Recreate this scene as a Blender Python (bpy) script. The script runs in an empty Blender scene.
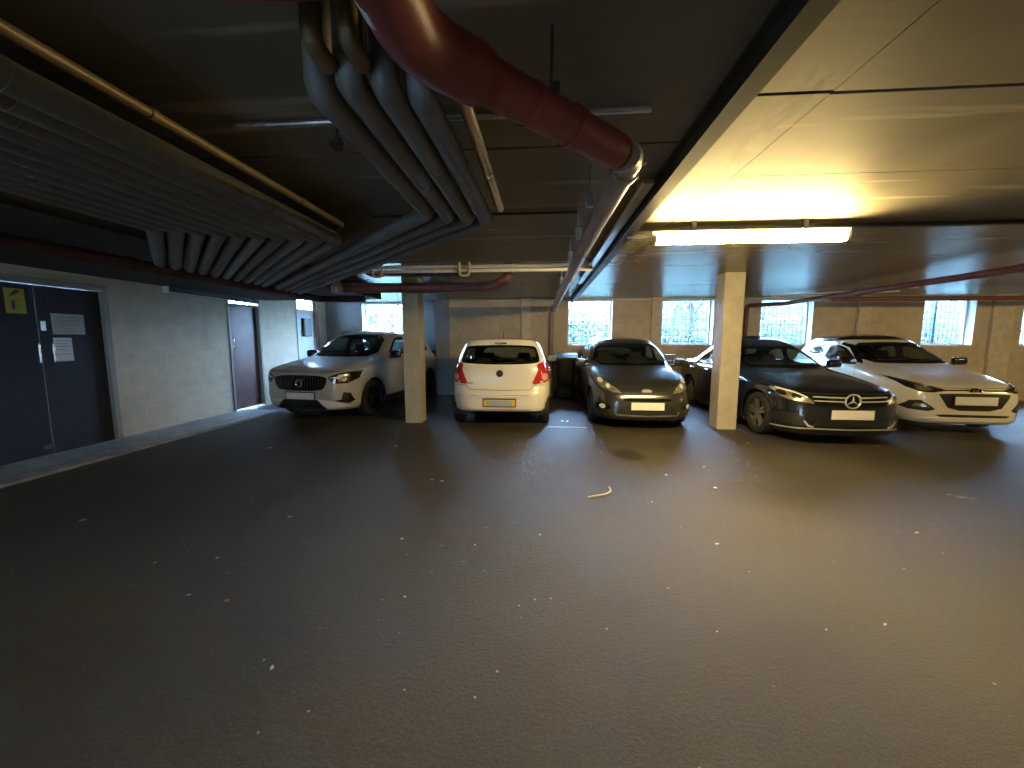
import bpy, bmesh, math, random
import numpy as np
from mathutils import Vector, Matrix
from mathutils.bvhtree import BVHTree
from mathutils.geometry import delaunay_2d_cdt
PI = math.pi
random.seed(7)
rng = np.random.default_rng(7)
SC = bpy.context.scene
COL = SC.collection

# ------------------------------------------------------------------ camera, sky, exposure
CAM_H = 1.50
FPX = 390.0
PITCH = math.radians(6.437)
YAW = math.radians(4.226)
cd = bpy.data.cameras.new('camera')
cam = bpy.data.objects.new('camera', cd)
COL.objects.link(cam)
cd.sensor_width = 36.0
cd.lens = FPX / 1024 * 36.0
cd.clip_start = 0.05
cam.location = (0, 0, CAM_H)
cam.rotation_euler = (PI / 2 - PITCH, 0, YAW)
SC.camera = cam

SC.view_settings.view_transform = 'Standard'
SC.view_settings.look = 'None'
SC.view_settings.gamma = 1
SC.view_settings.use_curve_mapping = False
SC.view_settings.exposure = 0.7

SKY_STRENGTH = 80.0
LAMP_STRENGTH = 225.0
world = bpy.data.worlds.new('world')
SC.world = world
world.use_nodes = True
wb = world.node_tree.nodes['Background']
wb.inputs[0].default_value = (0.45, 0.68, 1.0, 1)
wb.inputs[1].default_value = SKY_STRENGTH

# ------------------------------------------------------------------ materials
def mat(name, col, rough=0.6, metal=0.0, noise=0.0, nscale=8.0, coat=0.0, bump=0.0, bscale=60.0, spec=0.5):
    m = bpy.data.materials.new(name)
    m.use_nodes = True
    nt = m.node_tree
    b = nt.nodes['Principled BSDF']
    b.inputs['Base Color'].default_value = (*col, 1)
    b.inputs['Roughness'].default_value = rough
    b.inputs['Metallic'].default_value = metal
    b.inputs['Coat Weight'].default_value = coat
    b.inputs['Coat Roughness'].default_value = 0.14
    b.inputs['Specular IOR Level'].default_value = spec
    if noise or bump:
        tc = nt.nodes.new('ShaderNodeTexCoord')
    if noise:
        n = nt.nodes.new('ShaderNodeTexNoise')
        n.inputs['Scale'].default_value = nscale
        n.inputs['Detail'].default_value = 6
        nt.links.new(tc.outputs['Object'], n.inputs['Vector'])
        r = nt.nodes.new('ShaderNodeValToRGB')
        r.color_ramp.elements[0].position = 0.3
        r.color_ramp.elements[1].position = 0.7
        r.color_ramp.elements[0].color = (*[c * (1 - noise) for c in col], 1)
        r.color_ramp.elements[1].color = (*[min(1, c * (1 + noise)) for c in col], 1)
        nt.links.new(n.outputs['Fac'], r.inputs['Fac'])
        nt.links.new(r.outputs['Color'], b.inputs['Base Color'])
    if bump:
        n2 = nt.nodes.new('ShaderNodeTexNoise')
        n2.inputs['Scale'].default_value = bscale
        n2.inputs['Detail'].default_value = 4
        nt.links.new(tc.outputs['Object'], n2.inputs['Vector'])
        bp = nt.nodes.new('ShaderNodeBump')
        bp.inputs['Strength'].default_value = bump
        bp.inputs['Distance'].default_value = 0.01
        nt.links.new(n2.outputs['Fac'], bp.inputs['Height'])
        nt.links.new(bp.outputs['Normal'], b.inputs['Normal'])
    return m

def emat(name, col, strength):
    m = bpy.data.materials.new(name)
    m.use_nodes = True
    b = m.node_tree.nodes['Principled BSDF']
    b.inputs['Base Color'].default_value = (0.9, 0.88, 0.8, 1)
    b.inputs['Emission Color'].default_value = (*col, 1)
    b.inputs['Emission Strength'].default_value = strength
    return m

def glass_mat(name, tint, gloss=(1, 1, 1), rough=0.02, ior=1.45):
    m = bpy.data.materials.new(name)
    m.use_nodes = True
    nt = m.node_tree
    nt.nodes.remove(nt.nodes['Principled BSDF'])
    out = nt.nodes['Material Output']
    t = nt.nodes.new('ShaderNodeBsdfTransparent')
    t.inputs[0].default_value = (*tint, 1)
    g = nt.nodes.new('ShaderNodeBsdfGlossy')
    g.inputs['Color'].default_value = (*gloss, 1)
    g.inputs['Roughness'].default_value = rough
    fr = nt.nodes.new('ShaderNodeFresnel')
    # the same reflectance from both faces of the sheet
    ge = nt.nodes.new('ShaderNodeNewGeometry')
    mr = nt.nodes.new('ShaderNodeMapRange')
    mr.inputs['To Min'].default_value = ior; mr.inputs['To Max'].default_value = 1 / ior
    nt.links.new(ge.outputs['Backfacing'], mr.inputs['Value'])
    nt.links.new(mr.outputs[0], fr.inputs['IOR'])
    mx = nt.nodes.new('ShaderNodeMixShader')
    nt.links.new(fr.outputs[0], mx.inputs[0])
    nt.links.new(t.outputs[0], mx.inputs[1])
    nt.links.new(g.outputs[0], mx.inputs[2])
    nt.links.new(mx.outputs[0], out.inputs[0])
    return m

def block_mat(name, axis, c1, c2, mortar, bw=0.44, bh=0.215, rough=0.75):
    """painted concrete blocks; axis is the wall's long horizontal axis"""
    m = bpy.data.materials.new(name)
    m.use_nodes = True
    nt = m.node_tree
    b = nt.nodes['Principled BSDF']
    b.inputs['Roughness'].default_value = rough
    tc = nt.nodes.new('ShaderNodeTexCoord')
    sp = nt.nodes.new('ShaderNodeSeparateXYZ')
    cb = nt.nodes.new('ShaderNodeCombineXYZ')
    nt.links.new(tc.outputs['Object'], sp.inputs[0])
    nt.links.new(sp.outputs[axis], cb.inputs[0])
    nt.links.new(sp.outputs[2], cb.inputs[1])
    br = nt.nodes.new('ShaderNodeTexBrick')
    br.inputs['Scale'].default_value = 1.0
    br.inputs['Brick Width'].default_value = bw
    br.inputs['Row Height'].default_value = bh
    br.inputs['Mortar Size'].default_value = 0.006
    br.inputs['Mortar Smooth'].default_value = 0.3
    br.inputs['Color1'].default_value = (*c1, 1)
    br.inputs['Color2'].default_value = (*c2, 1)
    br.inputs['Mortar'].default_value = (*mortar, 1)
    nt.links.new(cb.outputs[0], br.inputs['Vector'])
    n = nt.nodes.new('ShaderNodeTexNoise')
    n.inputs['Scale'].default_value = 5.0
    n.inputs['Detail'].default_value = 8
    nt.links.new(tc.outputs['Object'], n.inputs['Vector'])
    mp = nt.nodes.new('ShaderNodeMapRange')
    mp.inputs['To Min'].default_value = 0.75
    mp.inputs['To Max'].default_value = 1.25
    nt.links.new(n.outputs['Fac'], mp.inputs['Value'])
    mx = nt.nodes.new('ShaderNodeVectorMath')
    mx.operation = 'SCALE'
    nt.links.new(br.outputs['Color'], mx.inputs[0])
    nt.links.new(mp.outputs[0], mx.inputs['Scale'])
    nt.links.new(mx.outputs[0], b.inputs['Base Color'])
    bp = nt.nodes.new('ShaderNodeBump')
    bp.inputs['Strength'].default_value = 0.4
    bp.inputs['Distance'].default_value = 0.006
    bp.invert = True
    nt.links.new(br.outputs['Fac'], bp.inputs['Height'])
    nt.links.new(bp.outputs['Normal'], b.inputs['Normal'])
    return m

def floor_mat():
    m = bpy.data.materials.new('asphalt')
    m.use_nodes = True
    nt = m.node_tree
    L = nt.links.new
    b = nt.nodes['Principled BSDF']
    tc = nt.nodes.new('ShaderNodeTexCoord')
    def noise(scale, detail=6, rough=0.6):
        n = nt.nodes.new('ShaderNodeTexNoise')
        n.inputs['Scale'].default_value = scale
        n.inputs['Detail'].default_value = detail
        n.inputs['Roughness'].default_value = rough
        L(tc.outputs['Object'], n.inputs['Vector'])
        return n
    big = noise(0.9)
    fine = noise(90, 3)
    ramp = nt.nodes.new('ShaderNodeValToRGB')
    ramp.color_ramp.elements[0].position = 0.3
    ramp.color_ramp.elements[1].position = 0.72
    ramp.color_ramp.elements[0].color = (0.038, 0.034, 0.027, 1)
    ramp.color_ramp.elements[1].color = (0.070, 0.064, 0.051, 1)
    L(big.outputs['Fac'], ramp.inputs['Fac'])
    mpf = nt.nodes.new('ShaderNodeMapRange')
    mpf.inputs['From Min'].default_value = 0.3
    mpf.inputs['From Max'].default_value = 0.7
    mpf.inputs['To Min'].default_value = 0.7
    mpf.inputs['To Max'].default_value = 1.3
    L(fine.outputs['Fac'], mpf.inputs['Value'])
    sc = nt.nodes.new('ShaderNodeVectorMath'); sc.operation = 'SCALE'
    L(ramp.outputs['Color'], sc.inputs[0]); L(mpf.outputs[0], sc.inputs['Scale'])
    # pale grit embedded in the surface
    vo = nt.nodes.new('ShaderNodeTexVoronoi')
    vo.inputs['Scale'].default_value = 14
    L(tc.outputs['Object'], vo.inputs['Vector'])
    cmp_ = nt.nodes.new('ShaderNodeMath'); cmp_.operation = 'LESS_THAN'
    cmp_.inputs[1].default_value = 0.085
    L(vo.outputs['Distance'], cmp_.inputs[0])
    sel = nt.nodes.new('ShaderNodeSeparateColor')
    L(vo.outputs['Color'], sel.inputs[0])
    gt = nt.nodes.new('ShaderNodeMath'); gt.operation = 'GREATER_THAN'
    gt.inputs[1].default_value = 0.93
    L(sel.outputs[0], gt.inputs[0])
    mul = nt.nodes.new('ShaderNodeMath'); mul.operation = 'MULTIPLY'
    L(cmp_.outputs[0], mul.inputs[0]); L(gt.outputs[0], mul.inputs[1])
    mix = nt.nodes.new('ShaderNodeMix'); mix.data_type = 'RGBA'
    L(mul.outputs[0], mix.inputs['Factor'])
    L(sc.outputs[0], mix.inputs['A'])
    mix.inputs['B'].default_value = (0.35, 0.33, 0.28, 1)
    # oil stain
    ms = nt.nodes.new('ShaderNodeMapping')
    ms.inputs['Location'].default_value = (-1.22, -5.18, 0)
    L(tc.outputs['Object'], ms.inputs['Vector'])
    wob = noise(5, 2)
    add = nt.nodes.new('ShaderNodeVectorMath'); add.operation = 'MULTIPLY_ADD'
    L(wob.outputs['Color'], add.inputs[0]); add.inputs[1].default_value = (0.14, 0.2, 0)
    L(ms.outputs[0], add.inputs[2])
    sq = nt.nodes.new('ShaderNodeVectorMath'); sq.operation = 'MULTIPLY'
    L(add.outputs[0], sq.inputs[0]); sq.inputs[1].default_value = (1 / 0.21, 1 / 0.30, 0)
    ln = nt.nodes.new('ShaderNodeVectorMath'); ln.operation = 'LENGTH'
    L(sq.outputs[0], ln.inputs[0])
    st = nt.nodes.new('ShaderNodeMapRange')
    st.inputs['From Min'].default_value = 0.75; st.inputs['From Max'].default_value = 1.0
    st.inputs['To Min'].default_value = 0.75; st.inputs['To Max'].default_value = 0
    L(ln.outputs['Value'], st.inputs['Value'])
    mix2 = nt.nodes.new('ShaderNodeMix'); mix2.data_type = 'RGBA'
    L(st.outputs[0], mix2.inputs['Factor']); L(mix.outputs['Result'], mix2.inputs['A'])
    mix2.inputs['B'].default_value = (0.016, 0.014, 0.012, 1)
    L(mix2.outputs['Result'], b.inputs['Base Color'])
    rr = nt.nodes.new('ShaderNodeMapRange')
    rr.inputs['To Min'].default_value = 0.34; rr.inputs['To Max'].default_value = 0.62
    L(big.outputs['Fac'], rr.inputs['Value'])
    L(rr.outputs[0], b.inputs['Roughness'])
    bn = noise(48, 6, 0.75)
    bp = nt.nodes.new('ShaderNodeBump')
    bp.inputs['Strength'].default_value = 0.6
    bp.inputs['Distance'].default_value = 0.02
    L(bn.outputs['Fac'], bp.inputs['Height'])
    L(bp.outputs['Normal'], b.inputs['Normal'])
    return m

def ceiling_mat(name, rough):
    m = bpy.data.materials.new(name)
    m.use_nodes = True
    nt = m.node_tree
    L = nt.links.new
    b = nt.nodes['Principled BSDF']
    tc = nt.nodes.new('ShaderNodeTexCoord')
    n = nt.nodes.new('ShaderNodeTexNoise')
    n.inputs['Scale'].default_value = 1.3
    n.inputs['Detail'].default_value = 8
    n.inputs['Distortion'].default_value = 0.6
    L(tc.outputs['Object'], n.inputs['Vector'])
    r = nt.nodes.new('ShaderNodeValToRGB')
    r.color_ramp.elements[0].position = 0.3
    r.color_ramp.elements[1].position = 0.7
    r.color_ramp.elements[0].color = (0.108, 0.095, 0.069, 1)
    r.color_ramp.elements[1].color = (0.165, 0.146, 0.112, 1)
    L(n.outputs['Fac'], r.inputs['Fac'])
    # dark scuffs along one band and pale streaks
    mp = nt.nodes.new('ShaderNodeMapping')
    mp.inputs['Rotation'].default_value = (0, 0, math.radians(52))
    mp.inputs['Scale'].default_value = (0.5, 5.0, 1)
    L(tc.outputs['Object'], mp.inputs['Vector'])
    n2 = nt.nodes.new('ShaderNodeTexNoise')
    n2.inputs['Scale'].default_value = 1.4
    n2.inputs['Detail'].default_value = 5
    L(mp.outputs[0], n2.inputs['Vector'])
    r2 = nt.nodes.new('ShaderNodeValToRGB')
    r2.color_ramp.elements[0].position = 0.60
    r2.color_ramp.elements[1].position = 0.68
    L(n2.outputs['Fac'], r2.inputs['Fac'])
    mix = nt.nodes.new('ShaderNodeMix'); mix.data_type = 'RGBA'
    fm = nt.nodes.new('ShaderNodeMath'); fm.operation = 'MULTIPLY'; fm.inputs[1].default_value = 0.6
    L(r2.outputs['Color'], fm.inputs[0])
    L(fm.outputs[0], mix.inputs['Factor'])
    L(r.outputs['Color'], mix.inputs['A'])
    mix.inputs['B'].default_value = (0.34, 0.31, 0.25, 1)
    mp3 = nt.nodes.new('ShaderNodeMapping')
    mp3.inputs['Scale'].default_value = (9.0, 3.0, 1)
    L(tc.outputs['Object'], mp3.inputs['Vector'])
    n3 = nt.nodes.new('ShaderNodeTexNoise')
    n3.inputs['Scale'].default_value = 1.0
    n3.inputs['Detail'].default_value = 6
    L(mp3.outputs[0], n3.inputs['Vector'])
    r3 = nt.nodes.new('ShaderNodeValToRGB')
    r3.color_ramp.elements[0].position = 0.50
    r3.color_ramp.elements[1].position = 0.58
    L(n3.outputs['Fac'], r3.inputs['Fac'])
    # scuff band follows x ~ 1.2
    sx = nt.nodes.new('ShaderNodeSeparateXYZ'); L(tc.outputs['Object'], sx.inputs[0])
    ab = nt.nodes.new('ShaderNodeMath'); ab.operation = 'SUBTRACT'; ab.inputs[1].default_value = 1.17
    L(sx.outputs[0], ab.inputs[0])
    ab2 = nt.nodes.new('ShaderNodeMath'); ab2.operation = 'ABSOLUTE'; L(ab.outputs[0], ab2.inputs[0])
    bd = nt.nodes.new('ShaderNodeMapRange')
    bd.inputs['From Min'].default_value = 0.03; bd.inputs['From Max'].default_value = 0.10
    bd.inputs['To Min'].default_value = 1.0; bd.inputs['To Max'].default_value = 0.04
    L(ab2.outputs[0], bd.inputs['Value'])
    ml = nt.nodes.new('ShaderNodeMath'); ml.operation = 'MULTIPLY'
    L(bd.outputs[0], ml.inputs[0]); L(r3.outputs['Color'], ml.inputs[1])
    mix3 = nt.nodes.new('ShaderNodeMix'); mix3.data_type = 'RGBA'
    L(ml.outputs[0], mix3.inputs['Factor']); L(mix.outputs['Result'], mix3.inputs['A'])
    mix3.inputs['B'].default_value = (0.06, 0.05, 0.035, 1)
    L(mix3.outputs['Result'], b.inputs['Base Color'])
    b.inputs['Roughness'].default_value = rough
    return m

M = {}
M['floor'] = floor_mat()
M['ceiling'] = ceiling_mat('ceiling_concrete', 0.62)
M['ceiling_gloss'] = ceiling_mat('ceiling_gloss_paint', 0.27)
M['walkway'] = mat('walkway_concrete', (0.30, 0.30, 0.30), 0.5, noise=0.25, nscale=5, bump=0.2)
M['block_left'] = block_mat('block_left', 1, (0.52, 0.45, 0.33), (0.48, 0.415, 0.305), (0.55, 0.48, 0.36))
M['block_back'] = block_mat('block_back', 0, (0.60, 0.50, 0.36), (0.54, 0.45, 0.32), (0.48, 0.40, 0.29))
M['block_side'] = block_mat('block_side', 1, (0.30, 0.27, 0.2), (0.26, 0.23, 0.17), (0.2, 0.18, 0.14))
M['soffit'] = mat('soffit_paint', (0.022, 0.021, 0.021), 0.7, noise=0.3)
M['beam'] = mat('beam_steel', (0.022, 0.024, 0.021), 0.5, noise=0.2)
M['column'] = mat('column_concrete', (0.46, 0.42, 0.33), 0.65, noise=0.10, nscale=6, bump=0.1, bscale=30)
M['pilaster'] = mat('pilaster_concrete', (0.62, 0.55, 0.42), 0.7, noise=0.12)
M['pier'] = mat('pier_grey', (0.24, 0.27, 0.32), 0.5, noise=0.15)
M['frame_grey'] = mat('frame_grey', (0.26, 0.26, 0.23), 0.6, noise=0.1)
M['door_dark'] = mat('door_dark', (0.009, 0.009, 0.014), 0.7, noise=0.2)
M['door_brown'] = mat('door_brown', (0.13, 0.055, 0.05), 0.45, noise=0.25, nscale=4)
M['steel'] = mat('steel', (0.75, 0.75, 0.75), 0.22, 1.0)
M['white_frame'] = mat('white_frame', (0.72, 0.78, 0.86), 0.4)
M['lagging'] = mat('grey_lagging', (0.105, 0.106, 0.108), 0.55, noise=0.15, nscale=5)
M['copper'] = mat('copper_pipe', (0.115, 0.082, 0.04), 0.5, 0.1, noise=0.2)
M['brass'] = mat('brass_pipe', (0.50, 0.36, 0.2), 0.28, 0.7, noise=0.1)
M['red_pipe'] = mat('red_pipe', (0.17, 0.028, 0.028), 0.45, noise=0.2)
M['dull_red'] = mat('dull_red_pipe', (0.05, 0.012, 0.012), 0.6, noise=0.2)
M['red_brown'] = mat('red_brown_pipe', (0.16, 0.05, 0.04), 0.45, noise=0.2)
M['brown_pipe'] = mat('grey_brown_pipe', (0.23, 0.185, 0.145), 0.42, 0.0, noise=0.15)
M['dark_metal'] = mat('dark_metal', (0.03, 0.03, 0.03), 0.5, 0.6)
M['galv'] = mat('galvanised', (0.46, 0.48, 0.48), 0.3, 0.8, noise=0.1)
M['conduit'] = mat('white_conduit', (0.75, 0.73, 0.66), 0.45)
M['clip'] = mat('clip_cream', (0.55, 0.48, 0.28), 0.5)
M['lamp_body'] = mat('lamp_body', (0.5, 0.48, 0.4), 0.5)
M['lamp_glow'] = emat('lamp_glow', (1.0, 0.72, 0.28), LAMP_STRENGTH)
M['paper'] = mat('paper', (0.40, 0.42, 0.42), 0.7, noise=0.08)
M['paper_white'] = mat('paper_white', (0.72, 0.80, 0.84), 0.25)
M['yellow_sign'] = mat('yellow_sign', (0.42, 0.34, 0.02), 0.4)
M['ink'] = mat('ink', (0.03, 0.03, 0.03), 0.6)
M['litter'] = mat('litter_white', (0.55, 0.53, 0.48), 0.7)
M['litter_tan'] = mat('litter_tan', (0.30, 0.25, 0.17), 0.8)
M['line'] = mat('line_paint', (0.62, 0.64, 0.66), 0.6, noise=0.2, nscale=30)
M['bin'] = mat('bin_plastic', (0.012, 0.013, 0.014), 0.65)
M['leaf'] = mat('leaf', (0.015, 0.040, 0.034), 0.6, noise=0.6, nscale=3)
M['leaf_light'] = mat('leaf_light', (0.026, 0.052, 0.045), 0.6, noise=0.6, nscale=3)
M['hedge'] = mat('hedge', (0.025, 0.060, 0.052), 0.6, noise=0.85, nscale=7)
M['bright_trim'] = mat('bright_trim', (0.55, 0.55, 0.53), 0.28, 0.35)
M['bark'] = mat('bark', (0.02, 0.018, 0.016), 0.9, noise=0.3)
M['lawn'] = mat('lawn', (0.022, 0.04, 0.034), 0.9, noise=0.4, nscale=4)
M['fence'] = mat('fence_metal', (0.024, 0.042, 0.05), 0.5, 0.2)
M['window_glass'] = glass_mat('window_glass', (0.92, 0.97, 1.0))
M['car_glass'] = glass_mat('car_glass', (0.66, 0.76, 0.74), ior=1.6)
M['car_glass_dark'] = glass_mat('car_glass_dark', (0.52, 0.60, 0.60), ior=1.6)
M['car_glass_tint'] = glass_mat('car_glass_tint', (0.30, 0.32, 0.30), ior=1.6)
M['frit'] = mat('frit_black', (0.008, 0.008, 0.009), 0.15)
M['tyre'] = mat('tyre', (0.014, 0.014, 0.014), 0.8)
M['rim_dark'] = mat('rim_dark', (0.03, 0.03, 0.033), 0.35, 0.6)
M['rim_silver'] = mat('rim_silver', (0.45, 0.46, 0.48), 0.3, 0.85)
M['liner'] = mat('cabin_liner', (0.03, 0.03, 0.032), 0.9)
M['seat'] = mat('seat_fabric', (0.035, 0.035, 0.038), 0.85)
M['black_trim'] = mat('black_trim', (0.011, 0.011, 0.012), 0.55)
M['gloss_black'] = mat('gloss_black', (0.008, 0.008, 0.009), 0.12, coat=0.5)
M['chrome'] = mat('chrome', (0.85, 0.85, 0.85), 0.12, 1.0)
M['plate_white'] = mat('plate_white', (0.85, 0.85, 0.83), 0.5)
M['plate_yellow'] = mat('plate_yellow', (0.80, 0.55, 0.05), 0.5)
M['plate_grey'] = mat('plate_grey', (0.36, 0.42, 0.52), 0.5)
M['lens_silver'] = mat('lens_silver', (0.62, 0.61, 0.58), 0.22, 0.75, noise=0.35, nscale=26, coat=1.0)
M['lens_dark'] = mat('lens_dark', (0.02, 0.02, 0.022), 0.12, coat=1.0)
M['lens_white'] = mat('lens_white', (0.85, 0.85, 0.82), 0.2, coat=1.0)
M['lens_red'] = mat('lens_red', (0.48, 0.022, 0.024), 0.18, coat=1.0)
M['lens_pink'] = mat('lens_pink', (0.75, 0.42, 0.38), 0.2, coat=1.0)
M['badge_blue'] = mat('badge_blue', (0.02, 0.03, 0.10), 0.3)
M['mirror_glass'] = mat('mirror_glass', (0.8, 0.8, 0.82), 0.03, 1.0)

# ------------------------------------------------------------------ mesh helpers
class MB:
    def __init__(s):
        s.v = []; s.f = []; s.mi = []; s.rng = []
    def add(s, vs, fs, mi=0):
        o = len(s.v)
        s.rng.append((vs, fs))
        s.v += [tuple(p) for p in vs]
        s.f += [tuple(i + o for i in f) for f in fs]
        s.mi += [mi] * len(fs)
        return s
    def box(s, x0, x1, y0, y1, z0, z1, mi=0):
        vs = [(x, y, z) for z in (z0, z1) for y in (y0, y1) for x in (x0, x1)]
        return s.add(vs, [(0, 2, 3, 1), (4, 5, 7, 6), (0, 1, 5, 4), (2, 6, 7, 3), (0, 4, 6, 2), (1, 3, 7, 5)], mi)
    def rbox(s, c, d, r=0.02, seg=3, rot=None, mi=0):
        bm = bmesh.new()
        bmesh.ops.create_cube(bm, size=1)
        for v in bm.verts:
            v.co = Vector((v.co.x * d[0], v.co.y * d[1], v.co.z * d[2]))
        bmesh.ops.bevel(bm, geom=list(bm.edges), offset=min(r, min(d) * .49), segments=seg, profile=.5, affect='EDGES')
        R = rot if rot is not None else Matrix.Identity(3)
        bm.verts.index_update()
        vs = [tuple(R @ v.co + Vector(c)) for v in bm.verts]
        fs = [tuple(v.index for v in f.verts) for f in bm.faces]
        bm.free()
        return s.add(vs, fs, mi)
    def tube(s, pts, r, fillet=0.0, seg=16, mi=0, cap=True):
        pts = [Vector(p) for p in pts]
        path = [pts[0]]
        for i in range(1, len(pts) - 1):
            a, b, c = pts[i - 1], pts[i], pts[i + 1]
            if fillet <= 0:
                path.append(b); continue
            d0 = (a - b); d1 = (c - b)
            fl = min(fillet, d0.length * .49, d1.length * .49)
            p0 = b + d0.normalized() * fl; p1 = b + d1.normalized() * fl
            for k in range(9):
                t = k / 8
                path.append(p0 * (1 - t) ** 2 + b * 2 * t * (1 - t) + p1 * t * t)
        path.append(pts[-1])
        rs = r if isinstance(r, (list, tuple)) else [r] * len(path)
        n = len(path)
        tan = []
        for i in range(n):
            t = path[min(i + 1, n - 1)] - path[max(i - 1, 0)]
            tan.append(t.normalized())
        u = tan[0].orthogonal().normalized()
        vs = []
        for i in range(n):
            u = (u - tan[i] * u.dot(tan[i])).normalized()
            w = tan[i].cross(u)
            for k in range(seg):
                a = 2 * PI * k / seg
                vs.append(path[i] + (u * math.cos(a) + w * math.sin(a)) * rs[i])
        fs = []
        for i in range(n - 1):
            for k in range(seg):
                k2 = (k + 1) % seg
                fs.append((i * seg + k, i * seg + k2, (i + 1) * seg + k2, (i + 1) * seg + k))
        if cap:
            fs.append(tuple(range(seg - 1, -1, -1)))
            fs.append(tuple((n - 1) * seg + k for k in range(seg)))
        return s.add(vs, fs, mi)
    def lathe(s, prof, axis='z', c=(0, 0, 0), seg=40, mi=0, closed=False):
        """prof: (radius, height) pairs about an axis"""
        n = len(prof)
        vs = []
        for k in range(seg):
            a = 2 * PI * k / seg
            for (r, h) in prof:
                p = (r * math.cos(a), r * math.sin(a), h)
                if axis == 'x': p = (p[2], p[0], p[1])
                elif axis == 'y': p = (p[0], p[2], p[1])
                vs.append((p[0] + c[0], p[1] + c[1], p[2] + c[2]))
        fs = []
        m = n if closed else n - 1
        for k in range(seg):
            k2 = (k + 1) % seg
            for j in range(m):
                j2 = (j + 1) % n
                fs.append((k * n + j, k2 * n + j, k2 * n + j2, k * n + j2))
        return s.add(vs, fs, mi)
    def prism(s, poly, y0, y1, plane='xz', mi=0):
        """poly in a plane extruded along the remaining axis"""
        n = len(poly)
        def P(p, t):
            return (p[0], t, p[1]) if plane == 'xz' else (t, p[0], p[1]) if plane == 'yz' else (p[0], p[1], t)
        vs = [P(p, y0) for p in poly] + [P(p, y1) for p in poly]
        fs = [tuple(range(n)), tuple(range(2 * n - 1, n - 1, -1))]
        fs += [(i, i + n, (i + 1) % n + n, (i + 1) % n) for i in range(n)]
        return s.add(vs, fs, mi)
    def build(s, name, ms, parent=None, smooth=None, origin=None, fix=True):
        me = bpy.data.meshes.new(name)
        o0 = Vector(origin) if origin is not None else Vector((0, 0, 0))
        me.from_pydata([tuple(Vector(p) - o0) for p in s.v], [], s.f)
        for m in (ms if isinstance(ms, (list, tuple)) else [ms]):
            me.materials.append(m)
        if len(set(s.mi)) > 1:
            me.polygons.foreach_set('material_index', s.mi)
        if fix:
            bm = bmesh.new(); bm.from_mesh(me)
            bmesh.ops.recalc_face_normals(bm, faces=bm.faces)
            bm.to_mesh(me); bm.free()
        if smooth is not None:
            me.polygons.foreach_set('use_smooth', [True] * len(me.polygons))
            if smooth < 180:
                me.set_sharp_from_angle(angle=math.radians(smooth))
        ob = bpy.data.objects.new(name, me)
        COL.objects.link(ob)
        if parent is not None:
            ob.parent = parent
        elif origin is not None:
            ob.location = o0
        return ob

def tag(o, label, cat, group=None, kind=None):
    if label: o['label'] = label
    if cat: o['category'] = cat
    if group: o['group'] = group
    if kind: o['kind'] = kind
    return o

def empty(name, loc, label, cat, group=None, rz=0.0):
    o = bpy.data.objects.new(name, None)
    COL.objects.link(o)
    o.location = loc
    o.rotation_euler = (0, 0, rz)
    o.empty_display_size = 0.1
    return tag(o, label, cat, group)

def struct(mb, name, m, label, cat, smooth=None, parent=None):
    o = mb.build(name, m, parent, smooth)
    o['kind'] = 'structure'
    if parent is None: tag(o, label, cat)
    return o

def wpart(mb, name, m, root, smooth=None):
    """a part given in world coordinates, parented to an unrotated root"""
    return mb.build(name, m, root, smooth, origin=root.location)

def floor_at(px, py, z=0.0):
    d = cam.rotation_euler.to_matrix() @ Vector(((px - 512) / FPX, -(py - 384) / FPX, -1))
    t = (z - CAM_H) / d.z
    return Vector((0, 0, CAM_H)) + d * t

# ------------------------------------------------------------------ the setting
XL, XR, YF, YB = -6.3, 14.0, -5.0, 10.5
YB2 = 11.15           # back wall of the deeper bay on the left
XP = -2.47            # end of the deeper bay
ZC = 2.59

fl = MB().box(XL - .3, XR + .3, YF - .3, YB2 + .3, -0.2, 0.0)
struct(fl, 'floor', M['floor'], 'dark grey asphalt floor of the car park', 'floor')
wk = MB().box(XL, -5.47, 5.32, 7.75, 0, 0.035).box(XL, -5.47, YF, 5.32, 0, 0.034)
struct(wk, 'walkway', M['walkway'], 'paler concrete strip along the foot of the block wall with the doors', 'walkway')

def holed(a0, a1, z0, z1, holes):
    """rectangles of a wall face left over around rectangular holes (a0,a1,z0,z1)"""
    xs = sorted({a0, a1, *[h[0] for h in holes], *[h[1] for h in holes]})
    out = []
    for i in range(len(xs) - 1):
        l, r = xs[i], xs[i + 1]
        mid = (l + r) / 2
        hs = sorted([h for h in holes if h[0] < mid < h[1]], key=lambda h: h[2])
        z = z0
        for h in hs:
            if h[2] > z + 1e-6: out.append((l, r, z, h[2]))
            z = h[3]
        if z < z1 - 1e-6: out.append((l, r, z, z1))
    return out

# left wall: double door, brown door with transom, service panel with transom
D1 = (3.72, 5.32, 0.0, 2.24)
D2 = (7.50, 8.42, 0.0, 2.40)
D3 = (9.76, 10.5, 2.28, 2.59)
lw = MB()
for (a, b, c, d) in holed(YF, YB2, 0, ZC, [D1, D2, D3]):
    lw.box(XL - .25, XL, a, b, c, d)
struct(lw, 'wall_left', M['block_left'], 'grey painted block wall with the doors, on the left side', 'wall')

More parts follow.
